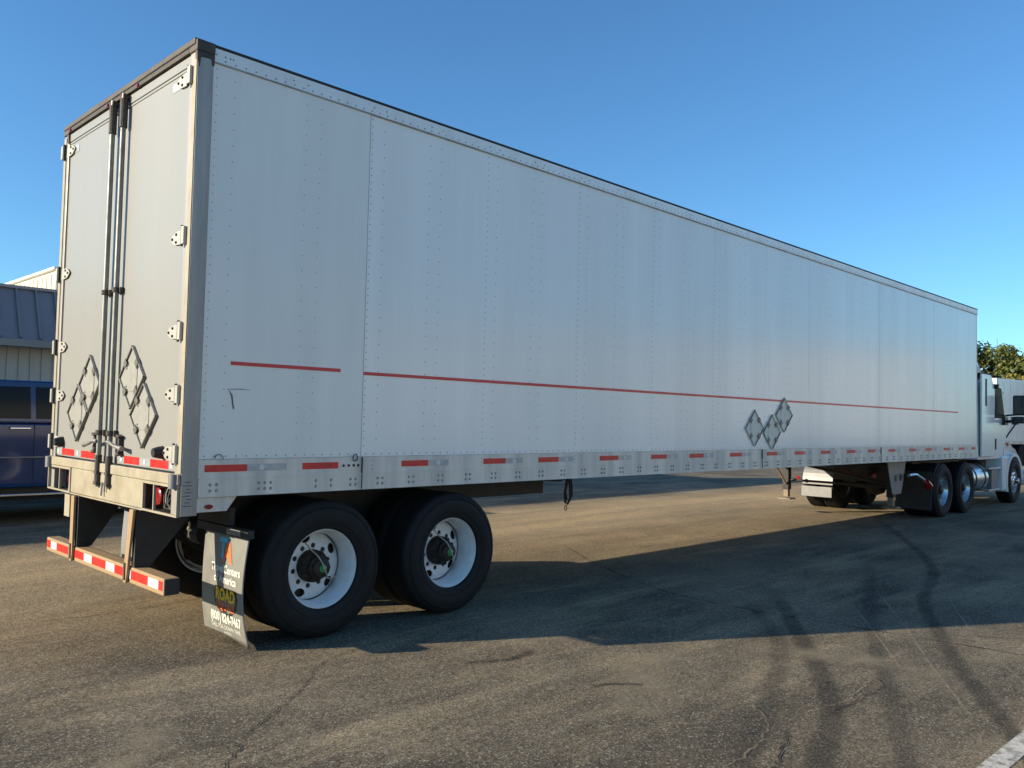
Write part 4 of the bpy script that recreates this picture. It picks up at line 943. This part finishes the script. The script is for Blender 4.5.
# ------------------------------------------------------------------ parked trailers and vans (background and opposite side of the lot)
def parked_trailer(label, loc, rz, ln=13.0, group=None):
    o = thing('parked_trailer', label, 'trailer', loc, rz, group)
    q = MB(); q.box(0, ln, 0, 2.55, 1.15, 4.05); x = 0.6
    while x < ln-0.3: q.box(x, x+0.03, -0.012, 0, 1.3, 3.95); q.box(x, x+0.03, 2.55, 2.562, 1.3, 3.95); x += 0.6
    q.build('box_body', truck_white, o, bevel=0.02)
    q = MB(); q.box(0, ln, -0.02, 2.57, 1.0, 1.149); q.build('bottom_rail', alu, o)
    q = MB()
    for yy in (1.22, 1.30): q.box(-0.05, -0.03, yy, yy+0.03, 1.0, 4.0)
    q.build('lock_rod', rod_m, o)
    q = MB()
    for ax in (1.2, 2.45):
        for yy in (0.02, 1.95): q.revolve([(0.0, 0.02), (0.28, 0.02), (0.30, -0.01), (0.48, 0.0), (0.5, 0.03), (0.5, 0.55), (0, 0.56)], (ax, yy, 0.5), 28)
    q.build('wheel', rubber, o, smooth=True)
    q = MB(); q.box(-0.05, 0.1, 0.1, 2.45, 0.48, 0.58); q.box(0, 0.08, 0.6, 0.7, 0.58, 1.0); q.box(0, 0.08, 1.8, 1.9, 0.58, 1.0); q.build('underride_guard', guard_m, o)
    q = MB(); q.box(ln-3.6, ln-3.5, 0.4, 0.52, 0.0, 1.0); q.box(ln-3.6, ln-3.5, 2.0, 2.12, 0.0, 1.0); q.box(0.5, ln-0.3, 0.8, 1.75, 0.85, 0.99); q.build('landing_leg', black, o)
    return o
parked_trailer('white box trailer parked far off beyond the tractor cab, below the trees', (41, 6.2, 0), RAD(-12), 14.5)
def box_truck(label, loc, rz, group=None):
    o = thing('box_truck', label, 'truck', loc, rz, group)
    q = MB(); q.box(0, 4.6, 0, 2.3, 0.95, 3.1); q.build('box_body', truck_white, o, bevel=0.03)
    q = MB(); q.prism([(4.75, 0.5), (6.4, 0.5), (6.45, 1.05), (6.2, 1.25), (5.75, 1.35), (5.35, 2.15), (4.75, 2.2)], 'y', 0.12, 2.18); q.build('cab', truck_white, o, bevel=0.05)
    q = MB(); q.prism([(5.80, 1.38), (5.42, 2.06), (5.44, 2.08), (5.83, 1.40)], 'y', 0.22, 2.08); q.box(4.95, 5.45, 0.10, 0.118, 1.4, 2.0); q.build('glass', glass, o)
    q = MB(); q.box(0.1, 6.2, 0.5, 1.8, 0.55, 0.94)
    q.build('chassis', black, o)
    q = MB()
    for ax in (1.1, 5.6):
        for yy in (0.08, 1.9): q.revolve([(0, 0.02), (0.2, 0.02), (0.22, 0), (0.38, 0), (0.4, 0.03), (0.4, 0.3), (0, 0.31)], (ax, yy, 0.4), 24)
    q.build('wheel', rubber, o, smooth=True)
    return o
box_truck('white box truck parked on the near side of the lot', (12.7, -14.5, 0), RAD(-60))
for k in range(4): parked_trailer('white box trailer in the row across the lot', (31+3.9*k, -7.0-1.1*k, 0), RAD(-74), 10.0, 'trailers parked in a row across the lot')

o = thing('bounce_building', 'unseen long pale building added across the lot to bounce sunlight, with a row of doors', 'building', (-6, -48, 0), RAD(30))  # unseen building, added to bounce warm sunlight onto the trailer's shaded side
q = MB(); q.box(0, 70, -20, 0, 0, 6.4); x = 0.0
while x < 70: q.box(x, x+0.06, 0.0, 0.03, 0.0, 6.3); x += 1.2
q.build('wall', cream_light, o)
q = MB(); q.box(-0.2, 70.2, -20.2, 0.12, 6.4, 6.6); q.build('roof_edge', roof_blue, o)
for k in range(15):  # door bays added to put vertical streaks into the side panel reflection
    q = MB(); q.box(2+4.5*k, 4.6+4.5*k, 0.03, 0.10, 1.2, 4.2); fr = q.build('streak_door', step_grey, o)
    q = MB(); q.box(2.2+4.5*k, 4.4+4.5*k, 0.1, 0.14, 1.2, 4.0); q.build('door_panel', truck_white if k % 3 else black, fr)
# ------------------------------------------------------------------ trees
def crown_mesh(seed, H, Rr, m, nl=11000, leaf=0.155):
    rnd = random.Random(seed); verts = []; faces = []
    cl = []
    for k in range(64):
        h = rnd.uniform(0.14, 1.0)*H; env = Rr*math.sin(math.pi*min(1, (h/H)*0.88+0.10))**0.6
        a = rnd.uniform(0, 6.283); d = env*math.sqrt(rnd.random())*0.95
        cl.append((d*math.cos(a), d*math.sin(a), h, rnd.uniform(0.4, 1.0)))
    for i in range(nl):
        c = rnd.choice(cl); v = Vector((rnd.gauss(0, 1), rnd.gauss(0, 1), rnd.gauss(0, .75))).normalized()*c[3]*rnd.uniform(0.55, 1.12)
        p = Vector(c[:3])+v; n = (v+Vector((rnd.uniform(-.8, .8), rnd.uniform(-.8, .8), rnd.uniform(-.2, 1)))).normalized()
        a = n.orthogonal().normalized(); b = n.cross(a); an = rnd.uniform(0, 6.28); a, b = a*math.cos(an)+b*math.sin(an), b*math.cos(an)-a*math.sin(an)
        s_ = leaf*rnd.uniform(0.6, 1.3); base = len(verts)
        for sa, sb in ((-1, 0), (0, -.6), (1, 0), (0, .6)): verts.append(p+a*s_*sa+b*s_*sb)
        faces.append((base, base+1, base+2, base+3))
    me = bpy.data.meshes.new('crown'); me.from_pydata(verts, [], faces); me.materials.append(m); return me
def trunk_mesh(seed, H, Rr):
    rnd = random.Random(seed); q = MB(); lean = rnd.uniform(-.4, .4)
    q.tube([(0, 0, 0), (lean*.3, 0, H*.35), (lean, 0.1, H*.9)], [0.2, 0.15, 0.04], 8)
    for k in range(9):
        a = rnd.uniform(0, 6.28); h = H*rnd.uniform(.25, .7); e = Rr*rnd.uniform(.5, .9)
        q.tube([(lean*h/H, 0, h), (e*.5*math.cos(a), e*.5*math.sin(a), h+H*.08), (e*math.cos(a), e*math.sin(a), h+H*.2)], [0.07, 0.05, 0.015], 6)
    return q.mesh('trunk', bark, True)
kinds = []
for s_, H, Rr, m in ((1, 7.6, 2.5, leaf_g), (2, 8.4, 2.9, leaf_g), (3, 6.6, 2.3, leaf_y), (4, 7.2, 2.6, leaf_y)):
    kinds.append((trunk_mesh(s_, H, Rr), crown_mesh(s_, H, Rr, m), H))
tr = random.Random(5)
spots = []
for i in range(13): spots.append((64+tr.uniform(-1, 1), 22-2.6*i+tr.uniform(-.5, .5), i % 2 + 2, 0.78+tr.uniform(-.06, .06)))
for i in range(13): spots.append((72+tr.uniform(-1, 1), 25-2.9*i+tr.uniform(-.6, .6), i % 2, 1.02+tr.uniform(-.07, .09)))
words = ['far left', 'second from the left', 'third from the left', 'fourth from the left', 'fifth from the left', 'sixth from the left', 'seventh from the left', 'eighth from the left', 'ninth from the left', 'tenth from the left', 'eleventh from the left', 'twelfth from the left', 'far right']
for i, (x, y, k, sc) in enumerate(spots):
    front = i < 13
    t = thing('tree', ('yellowing low tree in the front row beyond the parked trailer' if front else 'taller dark green tree in the back row beyond the parked trailer'), 'tree', (x, y, 0.1), tr.uniform(0, 6.28), 'yellowing trees in the front row' if front else 'green trees in the back row')
    t.scale = (sc, sc, sc)
    for nm, me in (('trunk', kinds[k][0]), ('crown', kinds[k][1])):
        o = bpy.data.objects.new(nm, me); COL.objects.link(o); o.parent = t

# ------------------------------------------------------------------ every separate piece its own object
def split(o, key):
    me = o.data; groups = {}
    comp = list(range(len(me.vertices)))
    def find(a):
        while comp[a] != a: comp[a] = comp[comp[a]]; a = comp[a]
        return a
    for e in me.edges: comp[find(e.vertices[0])] = find(e.vertices[1])
    acc = {}
    for v in me.vertices: acc.setdefault(find(v.index), []).append(v.co)
    kk = {rt: key(sum(cs, Vector())/len(cs)) for rt, cs in acc.items()}
    keys = sorted(set(kk.values()))
    if len(keys) < 2: return
    meshes = []
    for k in keys:
        bm = bmesh.new(); bm.from_mesh(me); bm.verts.ensure_lookup_table()
        bmesh.ops.delete(bm, geom=[bm.verts[i] for i in range(len(me.vertices)) if kk[find(i)] != k], context='VERTS')
        m2 = me.copy(); bm.to_mesh(m2); bm.free(); meshes.append(m2)
    for u_ in [x for x in bpy.data.objects if x.type == 'MESH' and x.data == me]:
        for m2 in meshes[1:]:
            c = u_.copy(); c.data = m2; COL.objects.link(c); c.parent = u_.parent
        u_.data = meshes[0]
halfy = lambda c: c.y > 1.28
RULES = {'side_extender': halfy, 'fender_skirt': halfy, 'flap_hanger': halfy, 'roof_seal': halfy, 'cam_lock': lambda c: c.z > 2, 'rod_guide': lambda c: c.z > 2,
         'wheel': None, 'landing_leg': lambda c: (c.y > 1.28, c.x > 9) if c.z < 0.7 else (2, 2), 'plate_slot': lambda c: c.x > 12.8}
for o in list(bpy.data.objects):
    if o.type != 'MESH': continue
    base = o.name.split('.')[0]
    if base == 'wheel' and o.data.materials[0] == rubber: split(o, lambda c: (c.x > (1.8 if o.parent.name.startswith('parked') else 3.0), c.y > 1.2))
    elif base in RULES and RULES[base] and (base != 'landing_leg' or o.parent != trailer): split(o, RULES[base])
